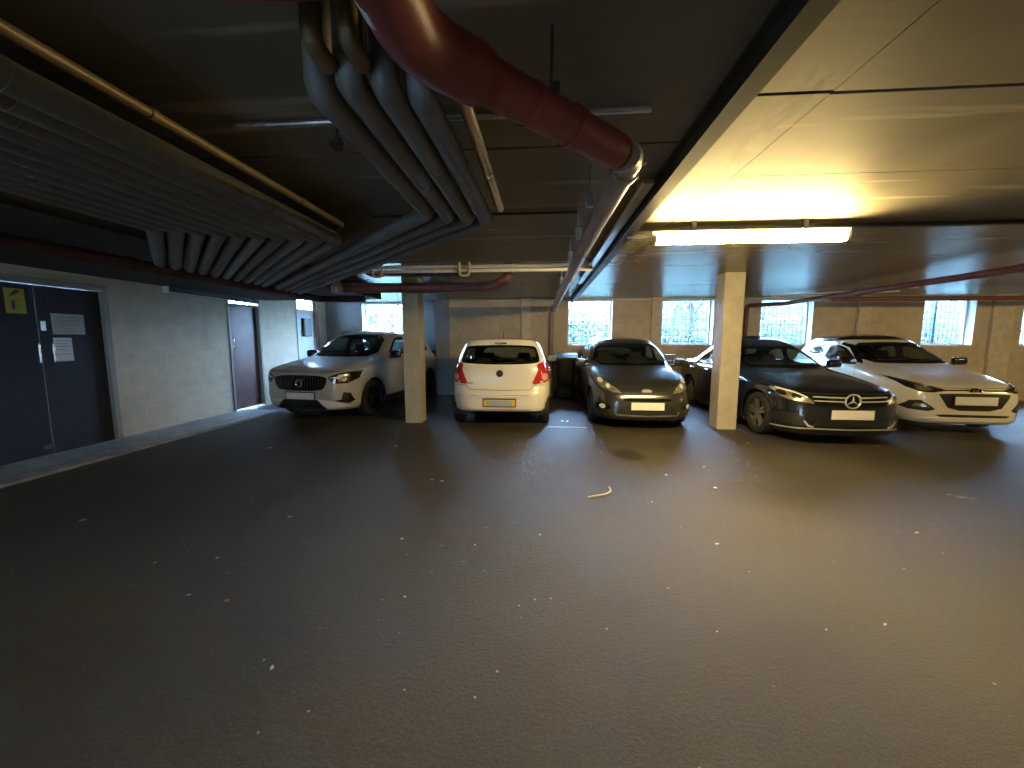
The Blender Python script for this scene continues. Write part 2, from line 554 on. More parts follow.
WINS = [(0.70, 1.86), (3.12, 4.42), (5.57, 6.84), (9.43, 10.62), (11.68, 12.9)]
WZ0, WZ1 = 1.37, 2.56
bw = MB()
for (a, b, c, d) in holed(XP, XR + .25, 0, ZC, [(x0, x1, WZ0, WZ1) for x0, x1 in WINS]):
    bw.box(a, b, YB, YB + .3, c, d)
struct(bw, 'wall_back', M['block_back'], 'tan block wall with windows behind the parked cars', 'wall')
W0 = (-5.2, -3.6, 1.45, 2.56)
bw2 = MB()
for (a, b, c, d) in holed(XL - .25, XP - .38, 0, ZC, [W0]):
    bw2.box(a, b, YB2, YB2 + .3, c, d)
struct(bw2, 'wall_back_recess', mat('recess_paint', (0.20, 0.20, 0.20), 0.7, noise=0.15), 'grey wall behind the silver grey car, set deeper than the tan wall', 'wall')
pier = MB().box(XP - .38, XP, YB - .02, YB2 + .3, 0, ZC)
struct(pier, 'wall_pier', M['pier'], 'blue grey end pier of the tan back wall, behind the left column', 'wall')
rw = MB().box(XR, XR + .25, YF, YB, 0, ZC)
struct(rw, 'wall_right', M['block_side'], 'block wall on the right side, outside the picture', 'wall')
fw = MB()
for (a, b, c, d) in holed(XL - .25, XR + .25, 0, ZC, [(-4.2, -2.2, 0, 2.2)]):  # entrance opening added behind the viewer to let in cool fill daylight
    fw.box(a, b, YF - .25, YF, c, d)
struct(fw, 'wall_front', M['block_back'], 'block wall behind the viewer', 'wall')

M['bounce_grey'] = mat('bounce_grey', (0.20, 0.19, 0.175), 0.8, noise=.2)  # grey for the added ramp and wall that send soft daylight indoors
rg_ = MB().box(-9, 4, -11, YF - .3, -.25, -.02)
struct(rg_, 'ramp', M['bounce_grey'], 'added ramp outside the added entrance behind the viewer, there for the daylight', 'ramp')  # unseen ramp, added with the entrance to balance the light
rwl = MB().box(-9, 4, -9.3, -9, -.02, 3.2)
struct(rwl, 'bounce_wall', M['bounce_grey'], 'added wall behind the viewer that bounces soft daylight through the added entrance', 'wall')  # unseen wall, added so the entrance gives dim bounced daylight without glare
# ceiling: cast slabs with open joints and a solid deck above
cs = MB()
XJ = [XL - .25, 0.80, 1.275, XR + .25]
LEFTY = [YF - .25, 2.36, 3.40, 5.6, YB2 + .3]
MIDY = [YF - .25, 1.955, 3.28, 4.04, YB2 + .3]
RGTY = [YF - .25, 1.965, 2.86, 4.04, YB2 + .3]
for x0, x1, ys in ((XJ[0], XJ[1], LEFTY), (XJ[1], XJ[2], MIDY), (XJ[2], XJ[3], RGTY)):
    for i in range(4):
        g0 = 0.012 if i == 1 else 0.003
        g1 = 0.012 if i == 0 else 0.003
        cs.box(x0 + (.002 if x0 > XL else 0), x1 - (.002 if x1 < XR else 0), ys[i] + (g0 if i else 0), ys[i + 1] - (g1 if i < 3 else 0), ZC, ZC + .12, 1 if i == 3 else 0)
cs.box(XL - .3, XR + .3, YF - .3, YB2 + .3, ZC + .12, ZC + .3)
struct(cs, 'ceiling', [M['ceiling'], M['ceiling_gloss']], 'low concrete slab ceiling with joints and scuffs', 'ceiling')
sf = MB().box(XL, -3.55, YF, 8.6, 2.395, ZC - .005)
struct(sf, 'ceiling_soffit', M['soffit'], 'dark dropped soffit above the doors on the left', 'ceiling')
bm_ = MB()
for (x0, x1, z0, z1) in ((.755, .845, 2.462, 2.476), (.793, .807, 2.476, 2.578), (.755, .845, 2.578, ZC - .001)):
    bm_.box(x0, x1, YF, YB, z0, z1)
struct(bm_, 'ceiling_beam', M['beam'], 'dark steel beam running away under the ceiling towards the windows', 'beam')
rib = MB().box(.85, XR, 4.02, 4.075, ZC - .035, ZC - .001)
struct(rib, 'ceiling_rib', M['beam'], 'thin dark rib across the ceiling behind the lit lamp', 'beam')

# columns and pilasters
def column(x0, x1, y0, y1, m, name, label, ch=0.012):
    p = [(x0 + ch, y0), (x1 - ch, y0), (x1, y0 + ch), (x1, y1 - ch), (x1 - ch, y1), (x0 + ch, y1), (x0, y1 - ch), (x0, y0 + ch)]
    mb = MB().prism(p, 0, ZC, 'xy')
    return struct(mb, name, m, label, 'column')
column(-2.46, -2.16, 6.84, 7.16, M['column'], 'column', 'square cream concrete column between the silver grey car and the small white hatchback')
column(2.98, 3.30, 6.72, 7.05, M['column'], 'column', 'square cream concrete column between the dark grey hatchback and the black saloon')
for x0, x1, lab in ((2.84, 3.10, 'shallow wall pier to the left of the window behind the dark grey hatchback'),
                    (7.86, 8.16, 'shallow wall pier above the white hatchback with the black roof'),
                    (10.95, 11.42, 'wall pier at the far right of the tan wall'),
                    (-0.53, -0.28, 'shallow wall pier behind the small white hatchback')):
    column(x0, x1, YB - .09, YB - .001, M['pilaster'], 'wall_pilaster', lab)

# windows
def window(n, x0, x1, z0, z1, y, label, div=()):
    fr = MB()
    t = .045
    yy0, yy1 = y + .19, y + .25
    fr.box(x0, x0 + t, yy0, yy1, z0, z1).box(x1 - t, x1, yy0, yy1, z0, z1)
    fr.box(x0 + t, x1 - t, yy0, yy1, z0, z0 + t).box(x0 + t, x1 - t, yy0, yy1, z1 - t, z1)
    for dx in div:
        fr.box(dx - .02, dx + .02, yy0, yy1, z0 + t, z1 - t)
    # white painted reveals
    fr.box(x0, x0 + .008, y + .002, yy0, z0, z1).box(x1 - .008, x1, y + .002, yy0, z0, z1)
    fr.box(x0 + .008, x1 - .008, y + .002, yy0, z0, z0 + .008)
    w = struct(fr, f'window_{n}', M['white_frame'], label, 'window')
    g = MB().box(x0 + t, x1 - t, y + .215, y + .221, z0 + t, z1 - t)
    g.build('pane', M['window_glass'], w)
    return w
WLAB = ['window behind the dark grey hatchback, nearest the dark bin', 'window with a tree trunk outside, between dark grey hatchback and right column',
        'window above the black saloon', 'window above the bonnet of the white hatchback with the black roof', 'window cut off by the right edge of the photo']
for i, (x0, x1) in enumerate(WINS):
    window(i + 1, x0, x1, WZ0, WZ1, YB, WLAB[i])
window(6, *W0, YB2, 'wide window behind the silver grey car, left of the left column', div=(-4.2,))

# doors on the left wall
def left_door_frame(name, d, label, t=.07, transom=None):
    y0, y1, z0, z1 = d
    fr = MB()
    fr.box(XL - .2, XL + .02, y0, y0 + t, z0, z1).box(XL - .2, XL + .02, y1 - t, y1, z0, z1)
    fr.box(XL - .2, XL + .02, y0 + t, y1 - t, z1 - t * .7, z1)
    if transom:
        fr.box(XL - .2, XL + .02, y0 + t, y1 - t, transom - .04, transom)
    return struct(fr, name, M['frame_grey'], label, 'door')
f1 = left_door_frame('door_1', D1, 'dark double door with pull handles in a grey frame on the left wall')
for (a, b, hy) in ((3.792, 4.518, 4.455), (4.524, 5.248, 4.60)):
    lf = MB().box(XL - .09, XL - .04, a, b, .01, D1[3] - .055).build('door_leaf', M['door_dark'], f1)
    h = MB()
    h.tube([(XL - .04, hy, 1.22), (XL + .035, hy, 1.22), (XL + .035, hy, 1.46), (XL - .04, hy, 1.46)], .013, .02, 10)
    h.build('pull_handle', M['steel'], lf, 60)
MB().box(XL - .04, XL - .035, 4.545, 4.60, 1.62, 1.74).build('lock_plate', M['steel'], f1)
kp = MB().box(XL - .04, XL - .036, 4.42, 4.49, .10, .16).build('floor_bolt', M['steel'], f1)
lin = MB().box(XL, XL + .015, 3.5, 5.34, 2.243, 2.274)
struct(lin, 'trim_1', M['frame_grey'], 'pale lintel strip over the dark double door', 'trim')

f2 = left_door_frame('door_2', D2, 'red brown single door under a bright transom on the left wall', .05, 2.25)
lf = MB().box(XL - .10, XL - .055, 7.553, 8.367, .045, 2.208).build('door_leaf', M['door_brown'], f2)
h = MB().tube([(XL - .055, 7.63, 1.30), (XL, 7.63, 1.30), (XL, 7.63, 1.55), (XL - .055, 7.63, 1.55)], .013, .02, 10)
h.build('pull_handle', M['steel'], lf, 60)
MB().box(XL - .06, XL - .052, 7.553, 8.367, 2.253, 2.362).build('transom_pane', M['window_glass'], f2)
f3m = MB()
f3m.box(XL - .2, XL + .012, 9.76, 9.79, 2.28, 2.585).box(XL - .2, XL + .012, 10.47, 10.5, 2.28, 2.585).box(XL - .2, XL + .012, 9.79, 10.47, 2.28, 2.31)
f3 = struct(f3m, 'window_7', M['white_frame'], 'small high blue lit window above the meter cupboard in the far left corner', 'window')
MB().box(XL - .06, XL - .052, 9.79, 10.47, 2.31, 2.58).build('pane', M['window_glass'], f3)
sp = MB().box(XL, XL + .02, 9.74, 10.52, 0.02, 2.27)
tag(sp.build('wall_panel', mat('panel_pale', (0.46, 0.50, 0.50), 0.5, noise=.08), None, origin=(XL + .01, 10.1, 0.02)), 'pale flat panel under the small high window in the far left corner', 'panel')

# ------------------------------------------------------------------ signs on the double door
def sign(name, y0, y1, z0, z1, m, label, marks):
    x = XL - .04
    r = empty(name, (x, (y0 + y1) / 2, z0), label, 'sign')
    wpart(MB().box(x, x + .004, y0, y1, z0, z1), 'sign_sheet', m, r)
    if marks:
        mk = MB()
        for (a, b, c, d) in marks:
            mk.box(x + .004, x + .0052, y0 + (y1 - y0) * a, y0 + (y1 - y0) * b, z0 + (z1 - z0) * c, z0 + (z1 - z0) * d)
        wpart(mk, 'sign_print', M['ink'], r)
    return r
yr = sign('warning_sign', 4.245, 4.43, 1.82, 2.12, M['yellow_sign'], 'yellow warning notice high on the dark double door',
     [(.1, .9, .30, .32), (.1, .9, .52, .535), (.12, .6, .42, .43), (.12, .7, .2, .21), (.12, .55, .12, .13)])
tri = MB().prism([(4.28, 2.02), (4.34, 2.10), (4.40, 2.10), (4.33, 2.04)], XL - .036, XL - .0345, 'yz')
wpart(tri, 'sign_symbol', M['ink'], yr)
wpart(MB().box(XL - .036, XL - .0348, 4.30, 4.33, 1.87, 1.97), 'red_mark', M['red_pipe'], yr)
sign('paper_notice', 4.665, 5.03, 1.575, 1.845, M['paper'], 'wide grey paper notice on the dark double door',
     [(.08, .9, .82, .84), (.08, .85, .68, .695), (.08, .9, .56, .575), (.08, .8, .44, .455), (.08, .88, .14, .155), (.08, .6, .3, .315)])
sign('paper_notice', 4.66, 4.86, 1.22, 1.53, M['paper_white'], 'small white paper notice below the wide grey notice',
     [(.1, .9, .86, .875), (.1, .8, .74, .755), (.1, .9, .62, .635), (.1, .7, .48, .495), (.1, .9, .3, .315)])

# ------------------------------------------------------------------ far left corner fittings
r = empty('meter_cupboard', (XL + .02, 10.09, 1.60), 'dark grey meter cupboard on the pale panel in the far left corner', 'cabinet')
wpart(MB().rbox((XL + .06, 10.09, 1.835), (.08, .34, .47), .008, 2), 'body', mat('meter_grey', (.055, .06, .065), .5), r)
wpart(MB().rbox((XL + .104, 10.09, 1.835), (.012, .30, .43), .004, 2), 'door', mat('meter_door', (.07, .075, .08), .45), r)
for yy, rr_, z0, lab in ((10.60, .036, 0, 'brown vertical drainpipe in the far left corner, the taller one'), (10.505, .024, 0, 'thin brown vertical pipe beside the drainpipe in the far left corner')):
    z1 = ZC if rr_ > .03 else 2.25
    pm = MB().tube([(XL + .065, yy, z0), (XL + .065, yy, z1)], rr_, 0, 14)
    for zz in (.8, 1.6, 2.15):
        pm.tube([(XL + .065, yy, zz), (XL + .065, yy, zz + .05)], rr_ + .008, 0, 14)
    tag(pm.build('drainpipe', M['red_brown'], None, 40, origin=(XL + .065, yy, 0)), lab, 'pipe')

# ------------------------------------------------------------------ lamps
LY, LZ = 3.86, 2.425
def batten(X0, label, feed):
    lamp = empty('batten_light', (X0 + .93, LY, ZC), label, 'light')
    hous = MB()
    hous.box(X0, X0 + 1.74, LY - .03, LY + .055, LZ + .035, LZ + .075)
    hous.box(X0, X0 + 1.74, LY + .047, LY + .055, LZ + .010, LZ + .035)      # back flange added to shade the ceiling beyond the lamp
    wpart(hous, 'housing', M['lamp_body'], lamp)
    dif = MB()
    prof = []
    for k in range(13):
        a = PI * k / 12
        prof.append((LY - .005 + .048 * math.cos(a), LZ - .003 - .036 * math.sin(a)))
    prof += [(LY - .053, LZ + .034), (LY + .043, LZ + .034)]
    dif.prism(prof, X0 + .04, X0 + 1.70, 'yz')
    wpart(dif, 'diffuser', M['lamp_glow'], lamp, 40)
    for x0, x1 in ((X0 + .015, X0 + .04), (X0 + 1.70, X0 + 1.725)):
        wpart(MB().prism([(p[0] + (p[0] - LY) * .06, p[1] - .002) for p in prof], x0, x1, 'yz'), 'end_cap', M['lamp_body'], lamp)
    for x in (X0 + .38, X0 + 1.36):
        wpart(MB().box(x - .02, x + .02, LY - .015, LY + .015, LZ + .075, ZC), 'bracket', M['dark_metal'], lamp)
    if feed: wpart(MB().tube([(1.03, LY, LZ + .03), (.80, LY, LZ + .03), (.80, LY, LZ + .045)], .011, .02, 10), 'feed_conduit', M['conduit'], lamp, 60)
batten(1.02, 'lit warm fluorescent batten light under the ceiling on the right', True)
batten(9.6, 'added batten light out of view on the right, brightens the back wall and cars', False)  # added lamp, out of view, lifts the back wall and the right-hand car

# ------------------------------------------------------------------ pipes
def pipe(name, pts, r, fillet, m, label, cat='pipe', group=None, collars=(), cm=None, seg=18, wig=0):
    pts = [Vector(p) for p in pts]
    root = empty(name, pts[0], label, cat, group)
    wpart(MB().tube(pts, r, fillet, seg), 'run', m, root, 50)
    for (p, d, ln, rr_) in collars:
        p = Vector(p); d = Vector(d).normalized()
        wpart(MB().tube([p - d * ln / 2, p + d * ln / 2], rr_, 0, seg), 'collar', cm or m, root, 50)
    return root
D45 = Vector((-1, 1, 0)).normalized()
XE = -4.13
# four lagged pipes that drop from the ceiling by the red main, run away, then turn left
NTH = ['first', 'second', 'third', 'fourth', 'fifth', 'sixth', 'seventh', 'eighth', 'ninth', 'tenth']
xs_near = [-.405, -.505, -.61, -.725]
ys_near = [1.37, 1.31, 1.29, 1.32]
for i in range(4):
    x = -.375 - .118 * i
    yc = 2.74 - .062 * i
    yn = ys_near[i]
    zp = 2.31
    end = (XE + .05, yc + (x - XE - .05), zp)
    pts = [(xs_near[i], yn, ZC), (xs_near[i], yn, zp), (x, yc, zp), end]
    c1 = Vector((xs_near[i], yn, zp))
    pipe('lagged_pipe', pts, .047, .045, M['lagging'],
         f'grey lagged pipe beside the brass pipe, {NTH[i]} from it' if i else 'grey lagged pipe right next to the brass pipe',
         collars=[(Vector((x, yc, zp)) * (1 - t) + c1 * t, (0, 1, 0), .014, .0495) for t in (.25 + .08 * i, .62 - .05 * i)])
pipe('brass_pipe', [(-.285, 1.42, 2.36), (-.275, 2.66, 2.36)], .026, 0, M['brass'], 'short brass coloured pipe right of the lagged pipes in the middle',
     collars=[((-.28, 2.1, 2.36), (0, 1, 0), .03, .031)], cm=M['steel'])
for x, lab in ((-.655, 'copper drop pipe at the top of the photo, the one further from the red main'), (-.548, 'copper drop pipe at the top of the photo, the one nearer the red main')):
    pipe('copper_drop', [(x, 1.16, ZC), (x, 1.16, 2.335), (x, 1.25, 2.335)], .029, .05, M['copper'], lab)
# the wider lagged bank on the left
for i in range(10):
    x = -1.70 - .125 * i
    yc = 3.22 - .0518 * i
    zp = 2.33
    pts = [(x, YF + .01, zp), (x, yc, zp), (XE + .05, yc + (x - XE - .05), zp)]
    pipe('lagged_pipe', pts, .054, .05, M['lagging'],
         f'grey lagged pipe of the wide left bank, {NTH[i]} from the long copper pipe', group=None,
         collars=[((x, y, zp), (0, 1, 0), .014, .0565) for y in (1.2 + .1 * i, 2.4 - .06 * i)])
pipe('copper_pipe', [(-1.60, YF + .01, 2.42), (-1.60, 3.14, 2.42), (-2.6, 4.14, 2.42)], .022, .03, M['copper'], 'long thin copper pipe along the right edge of the wide left bank',
     collars=[((-1.60, y, 2.42), (0, 1, 0), .03, .027) for y in (1.6, 2.6)])
# red main at 45 degrees, its elbow and the brown run along the beam
zr = 2.33
e = Vector((.40, 1.93, zr))
q = lambda t: e + Vector((-1, -1, 0)) * t
kx, ky = -.365, 1.165
red = pipe('red_main', [q(.07), (kx, ky, zr), (kx, YF + .01, zr)], .070, .10, M['red_pipe'], 'large red fire main crossing the ceiling at the top of the photo', seg=28,
     collars=[(q(.60), (1, 1, 0), .02, .080), (q(.45), (1, 1, 0), .012, .074), (q(.28), (1, 1, 0), .05, .076)])
wpart(MB().tube([q(.61), (kx, ky, zr), (kx, ky - .30, zr)], .086, .12, 28), 'elbow_fitting', M['red_pipe'], red, 50)
wpart(MB().tube([(kx, 1.0, zr + .04), (-.80, 1.0, zr + .04), (-.80, 1.0, ZC)], .045, .06, 20), 'branch', M['red_pipe'], red, 50)
sa = [math.radians(a) for a in (198, 208, 218, 228, 238)]
wpart(MB().prism([(kx + .0875 * math.cos(a), zr + .0875 * math.sin(a)) for a in sa] + [(kx + .085 * math.cos(a), zr + .085 * math.sin(a)) for a in sa[::-1]], .975, 1.025, 'xz'), 'label_sticker', M['paper_white'], red)
for t in (.40, .80):
    p = q(t)
    wpart(MB().tube([p + Vector((.03, -.03, .04)), p + Vector((.03, -.03, ZC - zr))], .006, 0, 8).rbox(tuple(p + Vector((.045, -.045, .05))), (.03, .03, .035), .006, 2), 'hanger_rod', M['dark_metal'], red)
ey = Vector((.40, 1.96, zr))
bp_ = pipe('brown_main', [(.40 - .05, 1.89, zr), (.405, 1.945, zr), (.385, 3.0, zr), (.335, 10.38, zr), (.26, 10.40, zr - .12), (.26, 10.40, 0)], .062, .06, M['brown_pipe'],
     'grey brown main running beside the beam and down the back wall', seg=24,
     collars=[((.40, 2.06, zr), (0, 1, 0), .035, .074), ((.385, 1.93, zr), (.5, 1, 0), .05, .070)] + [((.38, y, zr), (0, 1, 0), .04, .068) for y in (3.8, 5.4, 7.2)] + [((.26, 10.40, z), (0, 0, 1), .05, .066) for z in (1.95, 1.0)], cm=M['brown_pipe'])
wpart(MB().tube([(.47, 1.95, zr - .02), (.47, 1.97, zr + .06), (.46, 2.05, zr + .03), (.47, 2.10, zr - .03)], .012, .03, 8), 'clamp', M['galv'], bp_, 60)
for y in (2.6, 3.4, 4.3, 6.0):
    wpart(MB().rbox((.30, y, zr + .05), (.05, .03, .10), .008, 2).tube([(.30, y, zr + .08), (.30, y, ZC)], .006, 0, 8), 'hanger_bracket', M['galv'], bp_)
# white trunking beside the beam
tr = MB().rbox((.685, 4.95, 2.515), (.075, 4.5, .03), .004, 1)
tr.box(.66, .71, 2.9, 2.94, 2.53, ZC).box(.66, .71, 5.0, 5.04, 2.53, ZC).box(.66, .71, 6.9, 6.94, 2.53, ZC)
tag(tr.build('cable_trunking', M['galv'], None, origin=(.685, 2.7, 2.5)), 'flat pale metal trunking between the brown main and the beam', 'trunking')
# red pipe low on the left and the red brown cross pipe
pipe('red_pipe', [(-4.18, YF + .01, 2.27), (-4.18, 7.2, 2.27), (-3.3, 7.2, 2.27)], .062, .1, M['dull_red'], 'dark red pipe under the dropped soffit above the doors',
     collars=[((-4.18, y, 2.27), (0, 1, 0), .06, .07) for y in (2.4, 3.8, 5.4)])
pipe('cross_pipe', [(-3.30, 6.0, 2.30), (-.74, 6.0, 2.30), (-.50, 6.0, 2.42), (-.50, 6.0, ZC)], .075, .16, M['red_brown'], 'red brown cross pipe in front of the left column top',
     collars=[((x, 6.0, 2.30), (1, 0, 0), .05, .084) for x in (-2.9, -1.75, -.9)], seg=22)
# grey waste fitting hanging under the pipes
wp = MB().tube([(-3.05, 5.75, ZC), (-3.05, 5.75, 2.36), (-3.05, 5.75, 2.28), (-3.05, 5.75, 2.20)], [.05, .05, .085, .07], 0, 16)
tag(wp.build('waste_fitting', M['brown_pipe'], None, 40, origin=(-3.05, 5.75, 2.2)), 'short grey brown waste fitting hanging under the lagged pipes', 'pipe fitting')
# conduits and their clips above the small white hatchback
for z, yy, lab in ((2.535, 5.62, 'upper pale conduit crossing to the beam above the small white hatchback'), (2.475, 5.60, 'lower pale conduit crossing to the beam above the small white hatchback')):
    pipe('conduit', [(-3.3, yy, z), (.70, yy, z)], .025, 0, M['conduit'], lab, 'conduit', collars=[((x, yy, z), (1, 0, 0), .03, .030) for x in (-2.2, -1.5, -.4)], seg=12)
tray = MB().box(-2.55, -1.02, 5.68, 5.80, 2.44, 2.45).box(-2.55, -1.02, 5.80, 5.806, 2.44, 2.52).box(-2.55, -1.02, 5.66, 5.666, 2.44, 2.50)
for x in (-2.4, -1.8, -1.2):
    tray.box(x - .01, x + .01, 5.72, 5.74, 2.45, ZC)
tag(tray.build('cable_tray', M['dark_metal'], None, origin=(-1.8, 5.73, 2.44)), 'dark cable tray behind the pale conduits', 'cable tray')
for x, lab in ((-2.34, 'cream bracket round the pale conduits, the left one'), (-1.08, 'cream bracket round the pale conduits, the right one')):
    c = MB().tube([(x - .07, 5.55, ZC - .01), (x - .07, 5.55, 2.40), (x + .07, 5.55, 2.40), (x + .07, 5.55, ZC - .01)], .02, .05, 10)
    tag(c.build('conduit_bracket', M['clip'], None, 50, origin=(x, 5.55, 2.4)), lab, 'bracket')
# cross conduits close under the slab
pipe('cross_conduit', [(-1.58, 1.98, 2.565), (.50, 1.98, 2.565)], .016, 0, M['galv'], 'thin grey conduit across the slab behind the red main', 'conduit', seg=10)
pipe('cross_conduit', [(-1.5, 3.46, 2.57), (.30, 3.46, 2.57)], .011, 0, M['dark_metal'], 'thin dark conduit across the slab beyond the brass pipe', 'conduit', seg=10)
rg = MB()
pts = [(-1.05 + .028 * math.cos(a), 2.06, 2.50 + .028 * math.sin(a)) for a in np.linspace(0, 2 * PI, 21)]
rg.tube(pts, .008, 0, 8).tube([(-1.05, 2.06, 2.528), (-1.05, 2.06, ZC)], .006, 0, 8).box(-1.09, -1.01, 2.045, 2.075, 2.49, 2.51)
tag(rg.build('pipe_clip', M['dark_metal'], None, 50, origin=(-1.05, 2.06, 2.47)), 'empty dark ring clip hanging from the slab left of the lagged pipes', 'clip')
# trunking high on the left wall
tk = MB().box(XL + .01, XL + .10, 6.2, 8.55, 2.27, 2.274).box(XL + .005, XL + .10, 6.19, 6.205, 2.16, 2.272)
tk2 = empty('wall_trunking', (XL + .05, 6.2, 2.15), 'dark trunking with a pale edge high on the wall between the two doors', 'trunking')
wpart(MB().box(XL + .002, XL + .10, 6.2, 8.3, 2.29, 2.39), 'box', M['dark_metal'], tk2)
wpart(MB().box(XL + .10, XL + .106, 6.19, 7.5, 2.285, 2.300).box(XL + .002, XL + .106, 6.185, 6.2, 2.285, 2.392), 'pale_edge', M['conduit'], tk2)
# red pipes on the right
rp = pipe('red_branch', [(5.18, 10.42, 0), (5.18, 10.42, 2.36), (6.05, 10.38, 2.40), (6.15, 9.8, 2.42), (6.22, YF + .01, 2.42)], .052, .12, M['red_brown'], 'dark red pipe rising from the back wall and running under the ceiling on the right',
     collars=[((6.17, y, 2.42), (0, 1, 0), .06, .06) for y in (8.8, 7.2, 5.6)] + [((5.18, 10.42, 1.9), (0, 0, 1), .05, .058)])
pipe('red_cross', [(6.26, 9.1, 2.38), (12.5, 9.1, 2.38)], .05, 0, M['red_brown'], 'dark red pipe crossing to the right edge in front of the right windows',
     collars=[((x, 9.1, 2.38), (1, 0, 0), .08, .058) for x in (8.1, 10.4)])
for yy, z in ((9.3, 2.51), (8.9, 2.53)):
    pipe('thin_conduit', [(5.4, 10.2 if yy > 9 else 9.8, z), (7.4, yy - .5, z)], .014, 0, M['conduit'], 'thin pale conduit above the red pipes, the ' + ('further one' if yy > 9 else 'nearer one'), 'conduit', seg=8)
pipe('wall_conduit', [(XP + .02, YB - .05, ZC - .05), (XR - .02, YB - .05, ZC - .05)], .02, 0, M['conduit'], 'long white conduit along the top of the tan back wall', 'conduit', seg=10)

# ------------------------------------------------------------------ bin and rail at the back wall
bx, by = .63, 10.03
b = empty('wheelie_bin', (bx, by, 0), 'black wheelie bin standing against the back wall beside the dark grey hatchback', 'bin')
bb = MB()
rings = []
for (z, sx, sy) in ((.06, .20, .24), (.12, .215, .26), (.95, .255, .32), (1.0, .27, .335), (1.03, .27, .335)):
    rings.append([(bx + sx * max(-1, min(1, 1.15 * math.cos(a))), by + sy * max(-1, min(1, 1.15 * math.sin(a))), z) for a in np.linspace(0, 2 * PI, 32, endpoint=False)])
bb.v = [p for r_ in rings for p in r_]
for j in range(4):
    for k in range(32):
        bb.f.append((j * 32 + k, j * 32 + (k + 1) % 32, (j + 1) * 32 + (k + 1) % 32, (j + 1) * 32 + k))
bb.f.append(tuple(range(31, -1, -1))); bb.f.append(tuple(range(128, 160)))
bb.mi = [0] * len(bb.f)
wpart(bb, 'body', M['bin'], b, 50)
lid = MB().prism([(by - .37, 1.02), (by - .36, 1.07), (by - .2, 1.14), (by + .1, 1.17), (by + .33, 1.15), (by + .36, 1.02)], bx - .28, bx + .28, 'yz')
wpart(lid, 'lid', M['bin'], b)
wpart(MB().tube([(bx - .25, by + .36, 1.12), (bx - .25, by + .41, 1.12), (bx + .25, by + .41, 1.12), (bx + .25, by + .36, 1.12)], .014, .02, 8), 'handle', M['bin'], b, 60)
for sx in (-.24, .24):
    wpart(MB().lathe([(0, -.025), (.09, -.025), (.1, -.015), (.1, .015), (.09, .025), (0, .025)], 'x', (bx + sx, by + .27, .10), 24), 'wheel', M['tyre'], b, 40)
rl = MB()
for z in (1.12, .98):
    rl.tube([(2.85, 10.1, z), (3.38, 10.1, z)], .018, 0, 10)
for x in (2.9, 3.34):
    rl.tube([(x, 10.1, 0), (x, 10.1, 1.13)], .018, 0, 10)
rl.tube([(2.92, 10.1, .98), (3.32, 10.1, .7)], .016, 0, 8)
tag(rl.build('guard_rail', M['galv'], None, 50, origin=(3.1, 10.1, 0)), 'low pale tubular rail behind the dark grey hatchback, under the tree window', 'rail')

# ------------------------------------------------------------------ floor markings and litter
def flat_blob(p, w, l, rot, h=.004, n=9, jag=.35):
    pts = []
    for k in range(n):
        a = 2 * PI * k / n
        rr_ = 1 - jag * random.random()
        x, y = w / 2 * rr_ * math.cos(a), l / 2 * rr_ * math.sin(a)
        pts.append((p.x + x * math.cos(rot) - y * math.sin(rot), p.y + x * math.sin(rot) + y * math.cos(rot)))
    return pts
a0, a1 = floor_at(548, 427), floor_at(586, 427)
ln_ = MB().box(a0.x, a1.x, a0.y - .02, a0.y + .03, .0005, .003)
struct(ln_, 'floor_line', M['line'], 'white painted bay line between the small white hatchback and the dark grey hatchback', 'marking')
mk = MB()
p = floor_at(565, 421)
mk.prism(flat_blob(p + Vector((-.05, 0, 0)), .06, .20, .1), .0005, .003, 'xy').prism(flat_blob(p + Vector((.04, -.02, 0)), .06, .22, -.1), .0005, .003, 'xy')
struct(mk, 'floor_marking', M['line'], 'worn white bay mark on the floor just behind the bay line', 'marking')

LIT = [  # px, py, width, depth, special label
    (83, 520, .075, .05, 'white crumpled paper scrap on the floor nearest the dark double door'),
    (108, 453, .06, .07, 'white scrap on the pale strip by the dark double door'),
    (270, 448, .075, .06, 'white scrap on the floor in front of the silver grey car'),
    (396, 446, .08, .06, 'white scrap on the floor in front of the left column'),
    (715, 488, .06, .06, 'white scrap on the floor nearest the front of the right column'),
    (748, 443, .03, .04, 'small white scrap in front of the black saloon wheel'),
    (717, 544, .07, .03, 'pale stick shaped scrap lying across the lit floor'),
    (272, 668, .028, .04, 'pale leaf shaped scrap at the front left of the empty floor'),
    (227, 601, .05, .05, None), (446, 449, .05, .04, None), (432, 480, .04, .03, None), (442, 481, .04, .03, None),
    (252, 502, .035, .03, None), (290, 517, .06, .02, None), (402, 539, .04, .03, None), (217, 558, .035, .025, None), (189, 595, .035, .02, None),
    (431, 573, .03, .02, None), (407, 555, .03, .02, None), (382, 600, .025, .02, None), (405, 597, .025, .03, None), (464, 562, .03, .02, None),
    (475, 545, .025, .02, None), (497, 672, .02, .02, None), (475, 698, .015, .015, None), (666, 475, .04, .04, None), (704, 467, .06, .03, None),
    (652, 502, .03, .03, None), (917, 533, .04, .03, None), (904, 569, .03, .02, None), (885, 625, .04, .02, None), (717, 632, .018, .018, None),
    (749, 572, .025, .02, None), (774, 687, .012, .012, None), (519, 606, .018, .018, None), (535, 600, .018, .018, None), (551, 599, .022, .015, None),
    (521, 618, .018, .018, None), (826, 630, .02, .015, None), (877, 446, .07, .03, None), (155, 563, .03, .02, None), (540, 535, .02, .02, None), (690, 487, .02, .02, None)]
